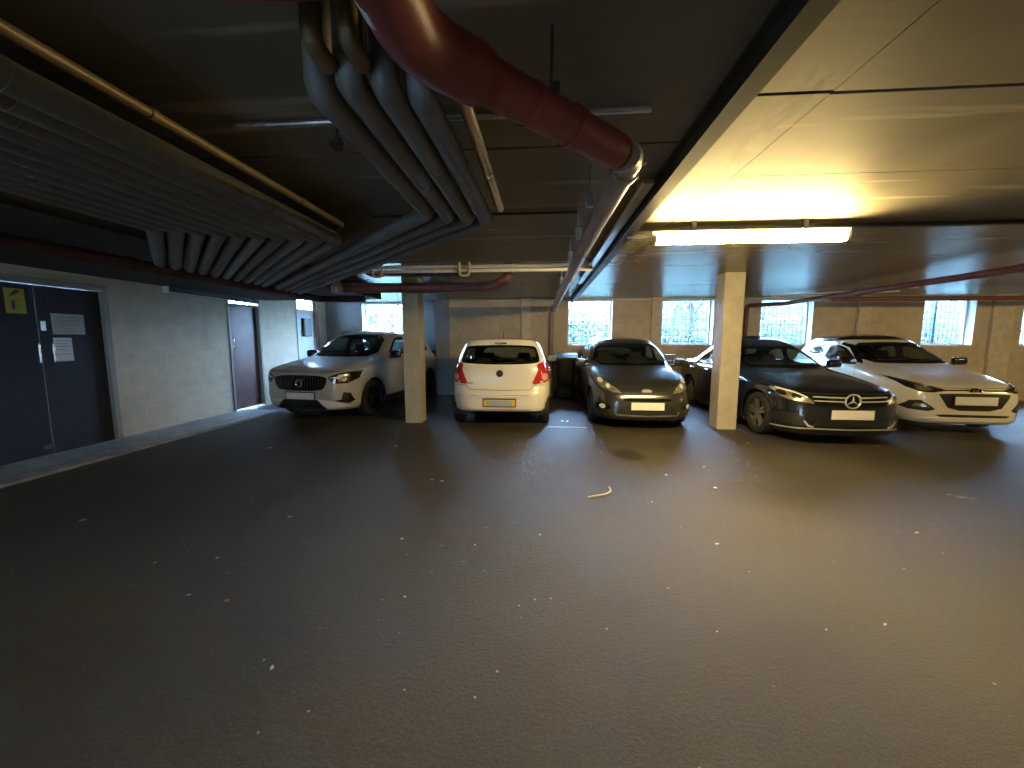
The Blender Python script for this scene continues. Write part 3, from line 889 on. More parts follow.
for (px, py, w, l, lab) in LIT:
    p = floor_at(px, py)
    tan = lab is None and (random.random() < .25 or px == 227)
    z0 = .0355 if (p.x < -5.47 and p.y < 7.7) else .0006
    if py > 500: w, l = w * .75, l * .75
    mb = MB().prism(flat_blob(p, w, l, random.random() * .8, n=8, jag=.55), z0, z0 + .004, 'xy')
    o = mb.build('litter_scrap', M['litter_tan'] if tan else M['litter'], None, origin=(p.x, p.y, z0))
    tag(o, lab or 'tiny pale litter scrap on the dark floor', 'litter', 'litter scraps on the floor')
p0, p1, p2, p3 = floor_at(588, 498), floor_at(606, 495), floor_at(611, 492), floor_at(609, 488)
hk = MB().tube([p0 + Vector((0, 0, .008)), p1 + Vector((0, 0, .008)), p2 + Vector((0, 0, .008)), p3 + Vector((0, 0, .008))], .009, .03, 8)
tag(hk.build('bent_strip', M['litter'], None, 60, origin=(p1.x, p1.y, 0)), 'white bent strip of litter shaped like a hook on the lit floor', 'litter')
p = floor_at(961, 497)
sm = MB()
for dx, dy, w, l in ((0, 0, .16, .08), (-.05, .06, .10, .05), (.07, -.03, .08, .04)):
    sm.prism(flat_blob(p + Vector((dx, dy, 0)), w, l, .2), .0005, .0012, 'xy')
struct(sm, 'floor_splash', mat('paint_splash', (.22, .20, .17), .7, noise=.3, nscale=40), 'pale paint splash on the floor in front of the white hatchback with the black roof', 'marking')

# ------------------------------------------------------------------ outside the windows
gr = MB().box(-20, 40, YB + .32, 45, 1.0, 1.2)
gro = struct(gr, 'ground', M['lawn'], 'grass outside the windows', 'ground')
if True:
    gr2 = MB().box(-40, XL - .3, -20, YB + .3, 1.0, 1.2)
    struct(gr2, 'ground_side', M['lawn'], 'ground outside the left wall', 'ground')
def leaves(mb, c, rad, n, size):
    u = rng.normal(size=(n, 3)); u /= np.linalg.norm(u, axis=1)[:, None]
    rr_ = rng.uniform(.55, 1.05, n) ** .6
    for k in range(n):
        p = Vector(c) + Vector(u[k] * rr_[k] * np.array(rad))
        a = Vector(rng.normal(size=3)).normalized(); b_ = a.orthogonal().normalized()
        s_ = size * rng.uniform(.6, 1.3)
        q_ = a.cross(b_)
        mb.add([p - a * s_, p + b_ * s_ * .5 + q_ * s_ * .1, p + a * s_, p - b_ * s_ * .5], [(0, 1, 2, 3)])
def bush(x, y, rad, n, m, lab, size=.07):
    r_ = empty('bush', (x, y, 1.2), lab, 'bush', 'bushes outside the windows')
    mb = MB()
    for k in range(5):
        leaves(mb, (x + rng.uniform(-.5, .5) * rad[0], y + rng.uniform(-.3, .3) * rad[1], 1.2 + rad[2] * rng.uniform(.5, .9)), [c * .7 for c in rad], n // 5, size)
    mb.build('foliage', m, r_, origin=r_.location, fix=False)
    st = MB()
    for k in range(5):
        st.tube([(x + .05 * k - .1, y, 1.2), (x + rng.uniform(-.4, .4) * rad[0], y, 1.2 + rad[2])], .015, 0, 6)
    st.build('stem', M['bark'], r_, origin=r_.location)
bush(1.0, 13.3, (1.5, .8, .95), 1500, M['leaf'], 'green bush outside the window nearest the dark bin')
bush(3.1, 15.4, (1.6, .9, 1.4), 1300, M['leaf'], 'tall bush outside, left of the tree with the bare trunk')
bush(5.6, 14.6, (1.7, .9, .65), 1300, M['leaf_light'], 'low pale bush outside, right of the tree with the bare trunk')
bush(7.4, 13.4, (1.8, .9, 1.9), 3200, M['leaf_light'], 'big pale green bush outside the window above the black saloon', .06)
bush(12.2, 13.2, (2.2, .9, 1.9), 3200, M['leaf_light'], 'big pale green bush outside the window above the white hatchback bonnet', .06)
bush(16.2, 14.2, (1.8, .9, 1.7), 1500, M['leaf'], 'dense bush outside the window at the right edge')
bush(-4.4, 15.0, (2.2, .9, .9), 1600, M['leaf_light'], 'pale bush outside the window behind the silver grey car')
t_ = empty('tree', (5.3, 14.4, 1.2), 'tree with a bare trunk outside the window left of the right column', 'tree')
wpart(MB().tube([(5.3, 14.4, 1.2), (5.33, 14.4, 2.0), (5.25, 14.4, 3.0), (5.3, 14.4, 3.8)], [.11, .09, .08, .05], 0, 12).tube([(5.28, 14.4, 2.4), (5.0, 14.4, 3.0)], .035, 0, 8).tube([(5.28, 14.4, 2.2), (5.7, 14.4, 2.9)], .03, 0, 8), 'trunk', M['bark'], t_, 60)
lm = MB(); leaves(lm, (5.1, 14.4, 3.7), (1.5, 1.0, 1.0), 1300, .09)
wpart(lm, 'crown', M['leaf'], t_)
def hedge(x0, x1, y, top, lab):
    nx, prof = int((x1 - x0) / .14), [(-.5, 0), (-.55, .35), (-.5, .7), (-.4, .9), (-.15, 1), (.15, 1), (.4, .9), (.5, .5), (.5, 0)]
    mb = MB()
    vs = []
    for i in range(nx + 1):
        x = x0 + (x1 - x0) * i / nx
        hh = top - 1.2 + .18 * math.sin(x * 1.7) + .12 * math.sin(x * 4.1 + 1) + random.uniform(-.06, .06)
        for (py_, pz_) in prof:
            vs.append((x + random.uniform(-.05, .05), y + py_ * .9 + random.uniform(-.09, .09), 1.2 + pz_ * hh + (random.uniform(-.06, .06) if pz_ > 0 else 0)))
    k = len(prof)
    fs = [(i * k + j, (i + 1) * k + j, (i + 1) * k + j + 1, i * k + j + 1) for i in range(nx) for j in range(k - 1)]
    fs += [tuple(range(k)), tuple(nx * k + j for j in range(k))]
    mb.add(vs, fs)
    for i in range(int((x1 - x0) * 90)):
        x = random.uniform(x0, x1); t = random.random()
        leaves(mb, (x, y - .5 + random.uniform(-.1, .1), 1.25 + t * (top - 1.25)), (.12, .1, .12), 1, .09)
    tag(mb.build('hedge', M['hedge'], None, origin=((x0 + x1) / 2, y, 1.2)), lab, 'hedge', 'hedges outside the windows')
hedge(-8, 4.4, 17.5, 2.75, 'lower clipped hedge far outside the left windows')
hedge(4.6, 34, 17.2, 3.35, 'taller hedge far outside the right windows')
fe = empty('mesh_fence', (6, 11.9, 1.2), 'blue grey metal mesh fence outside the windows', 'fence')
fb = MB()
for x in np.arange(-.6, 18.0, .115):
    fb.box(x - .007, x + .007, 11.893, 11.907, 1.22, 3.0)
for z in np.arange(1.3, 3.0, .16):
    fb.box(-.6, 18, 11.885, 11.893, z - .007, z + .007)
wpart(fb, 'mesh_panel', M['fence'], fe)
for x in (-.6, 2.7, 5.2, 8.6, 11.0, 14.2, 17.9):
    wpart(MB().box(x - .03, x + .03, 11.907, 11.967, 1.2, 3.05), 'post', M['fence'], fe)
# ------------------------------------------------------------------ cars
def pchip(y, n):
    """monotone smooth interpolation of the rows of y at n points per interval"""
    y = np.array(y, float)
    k = len(y)
    d = np.diff(y, axis=0)
    m = np.zeros_like(y)
    for i in range(1, k - 1):
        a, b_ = d[i - 1], d[i]
        ok = a * b_ > 0
        m[i] = np.where(ok, 2 * a * b_ / np.where(ok, a + b_, 1), 0)
    m[0], m[-1] = d[0], d[-1]
    out = []
    for i in range(k - 1):
        for j in range(n):
            t = j / n
            out.append((1 + 2 * t) * (1 - t) ** 2 * y[i] + t * (1 - t) ** 2 * m[i] + t * t * (3 - 2 * t) * y[i + 1] + t * t * (t - 1) * m[i + 1])
    out.append(y[-1])
    return np.array(out)

def resample(p, n):
    s_ = np.concatenate([[0], np.cumsum(np.linalg.norm(np.diff(p, axis=0), axis=1))])
    t = np.linspace(0, s_[-1], n)
    return np.stack([np.interp(t, s_, p[:, 0]), np.interp(t, s_, p[:, 1])], 1)

def arc(w, R, b_, n):
    th = (np.linspace(0, 1, 500) ** (b_ / 2)) * PI / 2
    x = w * np.sin(th) ** (2 / b_)
    s_ = R * (1 - np.cos(th))
    return resample(np.stack([x, s_], 1), n)

NA, NS = 26, 70
def loop(row, L):
    yf, zf, w, zs, yo, zr_, Rf, Rr, bf, br = row
    yr_ = L - yo
    span = yr_ - yf
    if Rf + Rr > .95 * span:
        k = .95 * span / (Rf + Rr); Rf *= k; Rr *= k
    A = arc(w, Rf, bf, NA); B = arc(w, Rr, br, NA)
    xs = np.concatenate([A[:, 0], np.full(NS, w), B[::-1, 0]])
    ys = np.concatenate([yf + A[:, 1], np.linspace(yf + Rf, yr_ - Rr, NS + 2)[1:-1], yr_ - B[::-1, 1]])
    t = (ys - yf) / span
    sm = lambda q_: q_ * q_ * (3 - 2 * q_)
    zz = np.where(t < .35, zf + (zs - zf) * sm(np.clip(t / .35, 0, 1)), zs + (zr_ - zs) * sm(np.clip((t - .65) / .35, 0, 1)))
    h = np.stack([xs, ys, zz], 1)
    left = h[1:-1][::-1].copy(); left[:, 0] *= -1
    return np.concatenate([h, left])

def chaikin(p, n=2):
    p = [np.array(q_, float) for q_ in p]
    for _ in range(n):
        o = []
        for i in range(len(p)):
            a, b_ = p[i], p[(i + 1) % len(p)]
            o += [a * .8 + b_ * .2, a * .2 + b_ * .8]
        p = o
    return [tuple(q_) for q_ in p]

def in_poly(P_, x, y):
    c = False
    n = len(P_)
    for i in range(n):
        x0, y0 = P_[i]; x1, y1 = P_[(i + 1) % n]
        if (y0 > y) != (y1 > y) and x < (x1 - x0) * (y - y0) / (y1 - y0 + 1e-12) + x0: c = not c
    return c

def inset(P_, d):
    n = len(P_)
    area = sum(P_[i][0] * P_[(i + 1) % n][1] - P_[(i + 1) % n][0] * P_[i][1] for i in range(n))
    s_ = 1 if area > 0 else -1
    out = []
    for i in range(n):
        a, b_, c = np.array(P_[i - 1]), np.array(P_[i]), np.array(P_[(i + 1) % n])
        e0 = b_ - a; e1 = c - b_
        e0 = e0 / (np.linalg.norm(e0) + 1e-9); e1 = e1 / (np.linalg.norm(e1) + 1e-9)
        n0 = np.array([-e0[1], e0[0]]) * s_; n1 = np.array([-e1[1], e1[0]]) * s_
        m = n0 + n1; m = m / (np.linalg.norm(m) + 1e-9)
        k = d / max(.45, m.dot(n0))
        out.append(tuple(b_ + m * k))
    return out

def dens(P_, res):
    out = []
    for i in range(len(P_)):
        a, b_ = np.array(P_[i]), np.array(P_[(i + 1) % len(P_)])
        n = max(1, int(np.ceil(np.linalg.norm(b_ - a) / res)))
        out += [tuple(a + (b_ - a) * k / n) for k in range(n)]
    return out

class Car:
    def __init__(s, name, label, loc, yaw, L, rows, paint, axles, wr, group='parked cars', roof=None, roof_row=None, arch=.055):
        s.root = empty(name, (loc[0], loc[1], 0), label, 'car', group, yaw)
        s.L, s.rows = L, rows
        s.paint, s.axles, s.wr = paint, axles, wr
        SUB = 6
        R_ = pchip(rows, SUB)
        loops = [loop(r_, L) for r_ in R_]
        s.V = np.array(loops)            # rows x M x 3
        nr, Mn = s.V.shape[:2]
        vs = [tuple(p) for l in loops for p in l]
        fs = []
        for j in range(nr - 1):
            for k in range(Mn):
                fs.append((j * Mn + k, j * Mn + (k + 1) % Mn, (j + 1) * Mn + (k + 1) % Mn, (j + 1) * Mn + k))
        s.frow = [j for j in range(nr - 1) for _ in range(Mn)]
        fs.append(tuple(range(Mn - 1, -1, -1))); fs.append(tuple((nr - 1) * Mn + k for k in range(Mn)))
        s.frow += [0, nr - 1]
        s.vs, s.fs = vs, fs
        s.bvh = BVHTree.FromPolygons([Vector(v) for v in vs], fs)
        s.holes = []
        s.roof, s.roof_row = roof, (roof_row * SUB if roof_row is not None else None)
        s.arch = wr + arch
    DIR = {'front': Vector((0, 1, 0)), 'rear': Vector((0, -1, 0)), 'left': Vector((1, 0, 0)), 'right': Vector((-1, 0, 0)), 'top': Vector((0, 0, -1))}
    def hit(s, axis, a, b_):
        d = s.DIR[axis]
        o = {'front': (a, -4, b_), 'rear': (a, s.L + 4, b_), 'left': (-4, a, b_), 'right': (4, a, b_), 'top': (a, b_, 5)}[axis]
        for da, db in ((0, 0), (.01, 0), (-.01, 0), (0, .01), (0, -.01), (-.04 * np.sign(a), 0), (-.08 * np.sign(a), 0), (0, .04), (0, -.04)):
            o2 = Vector(o) + ({'front': Vector((da, 0, db)), 'rear': Vector((da, 0, db)), 'left': Vector((0, da, db)), 'right': Vector((0, da, db)), 'top': Vector((da, db, 0))}[axis])
            h, n, _, _ = s.bvh.ray_cast(o2, d)
            if h is not None:
                if n.dot(d) > 0: n = -n
                return h, n
        h, n, _, _ = s.bvh.find_nearest(Vector(o) + d * 4)
        if n.dot(d) > 0: n = -n
        return h, n
    def patch(s, name, m, poly, axis='front', off=.004, res=.035, thick=.012, parent=None, smooth=True, mb=None):
        P_ = dens(poly, res)
        n = len(P_)
        xs = [p[0] for p in P_]; ys = [p[1] for p in P_]
        pts = list(P_)
        for x in np.arange(min(xs) + res * .5, max(xs), res):
            for y in np.arange(min(ys) + res * .5, max(ys), res):
                if in_poly(P_, x, y) and min((x - q_[0]) ** 2 + (y - q_[1]) ** 2 for q_ in P_) > (res * .45) ** 2:
                    pts.append((x, y))
        r_ = delaunay_2d_cdt([Vector(p) for p in pts], [(i, (i + 1) % n) for i in range(n)], [], 1, 1e-6)
        v2, tri = r_[0], r_[2]
        out = mb or MB()
        hv = [s.hit(axis, p.x, p.y) for p in v2]
        top = [h + nn * off for h, nn in hv]
        # skirt down into the body round the outline
        cnt = {}
        for t in tri:
            for i in range(len(t)):
                e_ = (t[i], t[(i + 1) % len(t)])
                k = (min(e_), max(e_)); cnt.setdefault(k, []).append(e_)
        vs = list(top); fs = [tuple(t) for t in tri]
        low = {}
        for k, es in cnt.items():
            if len(es) == 1:
                a, b_ = es[0]
                for i in (a, b_):
                    if i not in low:
                        low[i] = len(vs); vs.append(hv[i][0] + hv[i][1] * (off - thick))
                fs.append((b_, a, low[a], low[b_]))
        out.add(vs, fs)
        if mb is not None: return mb
        return out.build(name, m, parent or s.root, 35 if smooth else None)
    def ring(s, name, m, outer, inner, axis, off=.004, parent=None):
        outer = list(outer); inner = list(inner)
        n = len(outer)
        O, I = [], []
        for i in range(n):
            a, b_ = np.array(outer[i]), np.array(outer[(i + 1) % n])
            c, d = np.array(inner[i]), np.array(inner[(i + 1) % n])
            k = max(1, int(np.ceil(np.linalg.norm(b_ - a) / .04)))
            for j in range(k):
                O.append(a + (b_ - a) * j / k); I.append(c + (d - c) * j / k)
        vs = []
        for p in O: h, nn = s.hit(axis, *p); vs.append(h + nn * off)
        for p in I: h, nn = s.hit(axis, *p); vs.append(h + nn * off)
        for p in O: h, nn = s.hit(axis, *p); vs.append(h - nn * .01)
        for p in I: h, nn = s.hit(axis, *p); vs.append(h - nn * .01)
        N = len(O)
        fs = []
        for i in range(N):
            j = (i + 1) % N
            fs += [(i, j, N + j, N + i), (2 * N + i, 2 * N + j, j, i), (N + i, N + j, 3 * N + j, 3 * N + i)]
        return MB().add(vs, fs).build(name, m, parent or s.root, 35)
    def ribbon(s, mb, pts, w, axis, off=.002):
        """a thin dark shut line along a polyline"""
        pts = [np.array(p, float) for p in pts]
        q_ = []
        for i in range(len(pts) - 1):
            k = max(1, int(np.ceil(np.linalg.norm(pts[i + 1] - pts[i]) / .04)))
            q_ += [pts[i] + (pts[i + 1] - pts[i]) * j / k for j in range(k)]
        q_.append(pts[-1])
        vs = []; n = len(q_)
        for i in range(n):
            t = q_[min(i + 1, n - 1)] - q_[max(i - 1, 0)]
            t = t / (np.linalg.norm(t) + 1e-9)
            nn = np.array([-t[1], t[0]]) * w / 2
            for sg in (-1, 1):
                h, m_ = s.hit(axis, *(q_[i] + nn * sg)); vs.append(h + m_ * off)
        mb.add(vs, [(2 * i, 2 * i + 1, 2 * i + 3, 2 * i + 2) for i in range(n - 1)])
    def window(s, name, poly, axis, glass, frit=.035, off=.003):
        inn = inset(poly, frit)
        s.holes.append((axis, inset(poly, frit * .45)))
        f = s.ring(name, M['frit'], poly, inn, axis, off)
        s.patch('glass', glass, inset(poly, frit * .9), axis, off - .002, .05, .004, f)
        return f
    def finish(s, interior=True):
        L, W = s.L, s.rows[3][2]
        V = np.array(s.vs)
        keep = []
        C = []
        for fi, f in enumerate(s.fs):
            c = V[list(f)].mean(0) if len(f) == 4 else None
            drop = False
            if c is not None:
                for ay in s.axles:
                    if abs(c[0]) > W - .32 and (c[1] - ay) ** 2 + (c[2] - s.wr) ** 2 < s.arch ** 2:
                        drop = True
                if not drop and s.holes and c[2] > .85:
                    nrm = np.cross(V[f[1]] - V[f[0]], V[f[3]] - V[f[0]])
                    for axis, P_ in s.holes:
                        if axis == 'front' and c[1] < L * .62 and c[1] > .5 and in_poly(P_, c[0], c[2]): drop = abs(nrm[0]) < 1.6 * abs(nrm[1]) + 1e-9 or abs(nrm[2]) > abs(nrm[0])
                        elif axis == 'rear' and c[1] > L * .62 and in_poly(P_, c[0], c[2]): drop = abs(nrm[0]) < 1.6 * abs(nrm[1]) + 1e-9 or abs(nrm[2]) > abs(nrm[0])
                        elif axis == 'left' and c[0] < 0 and in_poly(P_, c[1], c[2]) and abs(nrm[0]) > .75 * abs(nrm[1]): drop = True
                        elif axis == 'right' and c[0] > 0 and in_poly(P_, c[1], c[2]) and abs(nrm[0]) > .75 * abs(nrm[1]): drop = True
                        if drop: break
            if not drop: keep.append(fi)
        dropped = set(range(len(s.fs))) - set(keep)
        dv = set(i for fi in dropped for i in s.fs[fi]); kv = set(i for fi in keep for i in s.fs[fi])
        for i in dv & kv:
            x, y, z = V[i]
            for ay in s.axles:
                r_ = math.hypot(y - ay, z - s.wr)
                if abs(x) > W - .40 and .6 * s.arch < r_ < 1.35 * s.arch:
                    V[i][1] = ay + (y - ay) * s.arch / r_; V[i][2] = s.wr + (z - s.wr) * s.arch / r_
        mb = MB()
        mb.v = [tuple(v) for v in V]; mb.f = [s.fs[i] for i in keep]
        mats = [s.paint, M['liner'], s.roof or s.paint]
        mb.mi = [2 if (s.roof_row is not None and s.frow[i] >= s.roof_row) else 0 for i in keep]
        body = mb.build('body', mats, s.root, 50, fix=False)
        bm = bmesh.new(); bm.from_mesh(body.data)
        bmesh.ops.delete(bm, geom=[v for v in bm.verts if not v.link_faces], context='VERTS')
        bm.normal_update()
        if sum(f.normal.x * f.calc_center_median().x * f.calc_area() for f in bm.faces) < 0: bmesh.ops.reverse_faces(bm, faces=bm.faces)
        bm.to_mesh(body.data); bm.free()
        so = body.modifiers.new('skin', 'SOLIDIFY')
        so.thickness = .018; so.offset = -1; so.material_offset = 1; so.material_offset_rim = 0; so.use_rim = True
        s.body = body
        # wheels and arch liners
        for ay in s.axles:
            for sg in (-1, 1):
                n = 20
                vs = []
                r_ = s.arch + .004
                for k in range(n + 1):
                    a = -.25 + (PI + .5) * k / n
                    for x in (W - .38, W - .05):
                        vs.append((sg * x, ay + r_ * math.cos(a), s.wr + r_ * math.sin(a)))
                fs = [(2 * k, 2 * k + 1, 2 * k + 3, 2 * k + 2) for k in range(n)]
                fs.append(tuple(2 * k for k in range(n + 1)))
                MB().add(vs, fs).build('arch_liner', M['black_trim'], s.root, 50)
    def wheel(s, ay, sg, m_rim, spokes=5, tw=.205, rim_r=None, twin=False, inset_=.02):
        W = s.rows[3][2]
        R = s.wr
        rr_ = rim_r or R * .68
        x1 = W - inset_; xc = x1 - tw / 2
        w = bpy.data.objects.new('wheel', None); COL.objects.link(w); w.parent = s.root
        w.location = (sg * xc, ay, R)
        h = tw / 2
        tp = [(rr_ - .02, -h * .8), (rr_, -h * .92), (R * .86, -h), (R * .97, -h * .86), (R, -h * .6), (R, h * .6), (R * .97, h * .86), (R * .86, h), (rr_, h * .92), (rr_ - .02, h * .8)]
        MB().lathe(tp, 'x', (0, 0, 0), 48, closed=True).build('tyre', M['tyre'], w, 35)
        rm = MB()
        rm.lathe([(rr_ - .005, sg * h * .9), (rr_ + .008, sg * h * .9), (rr_ + .004, sg * h * .7), (rr_ - .025, sg * h * .6), (rr_ - .03, -sg * h * .6), (rr_ - .01, -sg * h * .6)], 'x', (0, 0, 0), 48)
        rm.lathe([(0, sg * h * .78), (R * .13, sg * h * .78), (R * .17, sg * h * .66), (R * .17, sg * h * .3), (0, sg * h * .3)], 'x', (0, 0, 0), 24)
        for k in range(spokes):
            for off_ in ((-.16, .16) if twin else (0,)):
                a = 2 * PI * k / spokes + off_ + .2
                wi, wo = (R * .075, R * .05) if twin else (R * .12, R * .085)
                c, s_ = math.cos(a), math.sin(a)
                vs = []
                for (rad, hw, xx) in ((R * .10, wi, .74), (rr_ - .01, wo, .82), (rr_ - .01, wo, .60), (R * .10, wi, .40)):
                    for t in (-hw, hw):
                        vs.append((sg * h * xx, rad * c - t * s_, rad * s_ + t * c))
                rm.add(vs, [(0, 1, 3, 2), (4, 5, 7, 6), (0, 2, 4, 6), (1, 7, 5, 3), (2, 3, 5, 4), (0, 6, 7, 1)])
        rm.build('rim', m_rim, w, 30)
        MB().lathe([(0, sg * h * .05), (rr_ - .03, sg * h * .05)], 'x', (0, 0, 0), 32).lathe([(R * .2, sg * h * .15), (R * .5, sg * h * .15), (R * .5, sg * h * .08)], 'x', (0, 0, 0), 32).build('brake_disc', M['dark_metal'], w)
        return w
    def wheels(s, m_rim, spokes=5, **k):
        for ay in s.axles:
            for sg in (-1, 1):
                s.wheel(ay, sg, m_rim, spokes, **k)
    def mirror(s, y, z, w, m_shell, size=(.19, .10, .13), facing=-1, stalk=.08):
        for sg in (-1, 1):
            x = sg * (w + stalk + size[0] / 2 - .02)
            mb = MB().rbox((x, y, z), size, .045, 4)
            mo = mb.build('side_mirror', m_shell, s.root, 40)
            MB().rbox((x, y + size[1] / 2 + .001, z), (size[0] * .8, .008, size[2] * .75), .003, 1).build('mirror_glass', M['mirror_glass'], mo)
            MB().rbox((sg * (w + stalk / 2 - .01), y + .01, z - size[2] * .42), (stalk + .06, size[1] * .55, .035), .012, 2).build('mirror_arm', M['black_trim'], mo, 40)
    def cabin(s, y0, wheel_x=.36, zf=.28, top=1.18, w=.40, rear_y=None):
        """dashboard, front seats, rear bench and steering wheel"""
        mb = MB().rbox((0, y0 + .12, zf + .52), (2 * w + .55, .42, .26), .08, 3)
        mb.build('dashboard', M['black_trim'], s.root, 40)
        pts = [(wheel_x + .18 * math.cos(a), y0 + .42 + .06 * math.sin(a), zf + .68 + .17 * math.sin(a)) for a in np.linspace(0, 2 * PI, 25)]
        sw = MB().tube(pts, .015, 0, 8)
        sw.tube([(wheel_x - .17, y0 + .42, zf + .68), (wheel_x + .17, y0 + .42, zf + .68)], .02, 0, 8).tube([(wheel_x, y0 + .42, zf + .68), (wheel_x, y0 + .25, zf + .60)], .03, 0, 8)
        sw.build('steering_wheel', M['black_trim'], s.root, 40)
        ry = rear_y or y0 + 1.75
        tilt = Matrix.Rotation(math.radians(-14), 3, 'X')
        for sx in (-.36, .36):
            st = MB().rbox((sx, y0 + .80, zf + .18), (.50, .52, .18), .06, 3)
            st.rbox((sx, y0 + 1.12, zf + .50), (.48, .14, .62), .06, 3, tilt)
            so = st.build('front_seat', M['seat'], s.root, 40)
            MB().rbox((sx, y0 + 1.22, top - .10), (.26, .10, .18), .045, 3, tilt).tube([(sx - .05, y0 + 1.2, top - .3), (sx - .05, y0 + 1.22, top - .12)], .008, 0, 6).tube([(sx + .05, y0 + 1.2, top - .3), (sx + .05, y0 + 1.22, top - .12)], .008, 0, 6).build('headrest', M['seat'], so, 40)
        rb = MB().rbox((0, ry, zf + .18), (1.15, .5, .18), .06, 3)
        rb.rbox((0, ry + .30, zf + .46), (1.15, .14, .56), .06, 3, tilt)
        ro = rb.build('rear_seat', M['seat'], s.root, 40)
        for sx in (-.36, .36):
            MB().rbox((sx, ry + .38, top - .16), (.26, .09, .15), .04, 3, tilt).build('headrest', M['seat'], ro, 40)
    def plate(s, x, z, m, axis='front', w=.52, h=.112, dz=.02):
        hp, n = s.hit(axis, x, z)
        sgn = -1 if axis == 'front' else 1
        y = min(s.hit(axis, x + dx, z + dd)[0].y * -sgn for dx in (-w / 2, 0, w / 2) for dd in (-h / 2, h / 2)) * -sgn if False else (hp.y + sgn * dz)
        o = MB().rbox((x, y, z), (w, .012, h), .004, 2).build('number_plate', m, s.root)
        MB().rbox((x, y - sgn * .012, z), (w + .03, .022, h + .03), .005, 2).build('plate_holder', M['black_trim'], o)
        return o, y
    def door_handles(s, ys, z, m):
        for sg, ax in ((-1, 'left'), (1, 'right')):
            for y in ys:
                h, n = s.hit(ax, y, z)
                MB().tube([h + Vector((-sg * .005, -.08, 0)), h + Vector((sg * .03, -.07, 0)), h + Vector((sg * .03, .07, 0)), h + Vector((-sg * .005, .08, 0))], .011, .02, 8).build('door_handle', m, s.root, 50)
    def wipers(s, pts_list, axis='front'):
        for pts in pts_list:
            q_ = [s.hit(axis, *p)[0] + s.hit(axis, *p)[1] * .018 for p in pts]
            MB().tube(q_, .009, 0, 6).build('wiper', M['black_trim'], s.root, 60)

def mir(P_): return [(-p[0], p[1]) for p in P_][::-1]
def emblem_base(car, x, z, axis='front', dz=.012):
    h, n = car.hit(axis, x, z)
    return Vector((x, h.y + (-dz if axis == 'front' else dz), z))
def ring_xz(mb, c, rx, rz_, t, n=28):
    mb.tube([c + Vector((rx * math.cos(a), 0, rz_ * math.sin(a))) for a in np.linspace(0, 2 * PI, n + 1)], t, 0, 8)
    return mb
def both(car, name, m, poly, axis='front', parent=None, **k):
    P_ = poly
    a = car.patch(name, m, P_, axis, parent=parent, **k)
    b_ = car.patch(name, m, mir(P_), axis, parent=parent, **k)
    return b_, a

PAINT = {
    'grey': mat('paint_silver_grey', (0.46, 0.44, 0.38), 0.42, 0.1, coat=0.35),
    'white': mat('paint_white', (0.80, 0.78, 0.70), 0.4, 0.0, coat=1.0),
    'white2': mat('paint_white_pearl', (0.76, 0.73, 0.62), 0.4, 0.0, coat=1.0),
    'dark': mat('paint_dark_grey', (0.040, 0.041, 0.042), 0.3, 0.3, coat=1.0),
    'black': mat('paint_blue_black', (0.012, 0.013, 0.022), 0.25, 0.2, coat=1.0),
}
SEAM = M['ink']

def pieces(mb, m):
    for vs, fs in mb.rng:
        MB().add(vs, fs).build('shut_line', m, c.root)

# ---- silver grey SUV (front towards the camera)
L = 4.25
rows = [
    (.25, .26, 0.724, .26, .25, .26, .6, .5, 4, 4),
    (.09, .23, 0.89, .23, .08, .26, .8, .6, 5, 6),
    (.01, .33, 0.942, .33, .01, .40, .85, .6, 6, 7),
    (.00, .55, 0.963, .56, .0, .62, .85, .6, 6.5, 8),
    (.02, .86, 0.963, .88, .03, .95, .85, .5, 6.5, 8),
    (.08, .955, 0.957, .99, .04, 1.05, .85, .5, 6.5, 8),
    (.22, 1.00, 0.942, 1.05, .05, 1.08, .85, .5, 6.5, 8),
    (.62, 1.075, 0.921, 1.09, .06, 1.12, .8, .5, 6, 8),
    (1.10, 1.15, 0.89, 1.13, .08, 1.15, .6, .5, 6, 7),
    (1.58, 1.42, 0.797, 1.40, .18, 1.42, .45, .4, 6, 6),
    (2.02, 1.64, 0.693, 1.61, .35, 1.62, .4, .4, 5, 5),
    (2.25, 1.705, 0.517, 1.69, .5, 1.68, .35, .3, 4, 4),
    (2.5, 1.745, 0.052, 1.745, 1.0, 1.72, .1, .1, 4, 4)]
c = Car('grey_suv', 'silver grey SUV parked nose out beside the block wall, left of the left column', (-4.37 + .02, 6.72), -math.radians(8), L, rows, PAINT['grey'], (.88, 3.50), .36)
c.window('windscreen', chaikin([(-.76, 1.17), (0, 1.155), (.76, 1.17), (.62, 1.595), (0, 1.625), (-.62, 1.595)], 1), 'front', M['car_glass'])
c.window('rear_window', chaikin([(-.66, 1.2), (.66, 1.2), (.56, 1.53), (-.56, 1.53)], 1), 'rear', M['car_glass_dark'])
for ax in ('left', 'right'):
    c.window('side_window', chaikin([(1.58, 1.19), (2.02, 1.50), (2.2, 1.57), (2.55, 1.59), (2.60, 1.19)], 1), ax, M['car_glass'])
    c.window('side_window', chaikin([(2.68, 1.19), (2.66, 1.59), (3.2, 1.57), (3.52, 1.42), (3.62, 1.22)], 1), ax, M['car_glass_dark'])
c.finish()
c.wheels(M['rim_dark'], 5, twin=True)
c.cabin(1.22, .38, .42, 1.42)
gp = chaikin([(-.545, .865), (.545, .865), (.53, .72), (.44, .585), (-.44, .585), (-.53, .72)], 2)
g = c.patch('grille', M['gloss_black'], gp, 'front', .010, .04, .03)
slats = MB()
for x in np.arange(-.44, .45, .055):
    hh, _ = c.hit('front', x, .72)
    slats.box(x - .006, x + .006, hh.y - .017, hh.y - .009, .61, .845)
slats.build('grille_bar', M['black_trim'], g)
e = emblem_base(c, 0, .72, dz=.03)
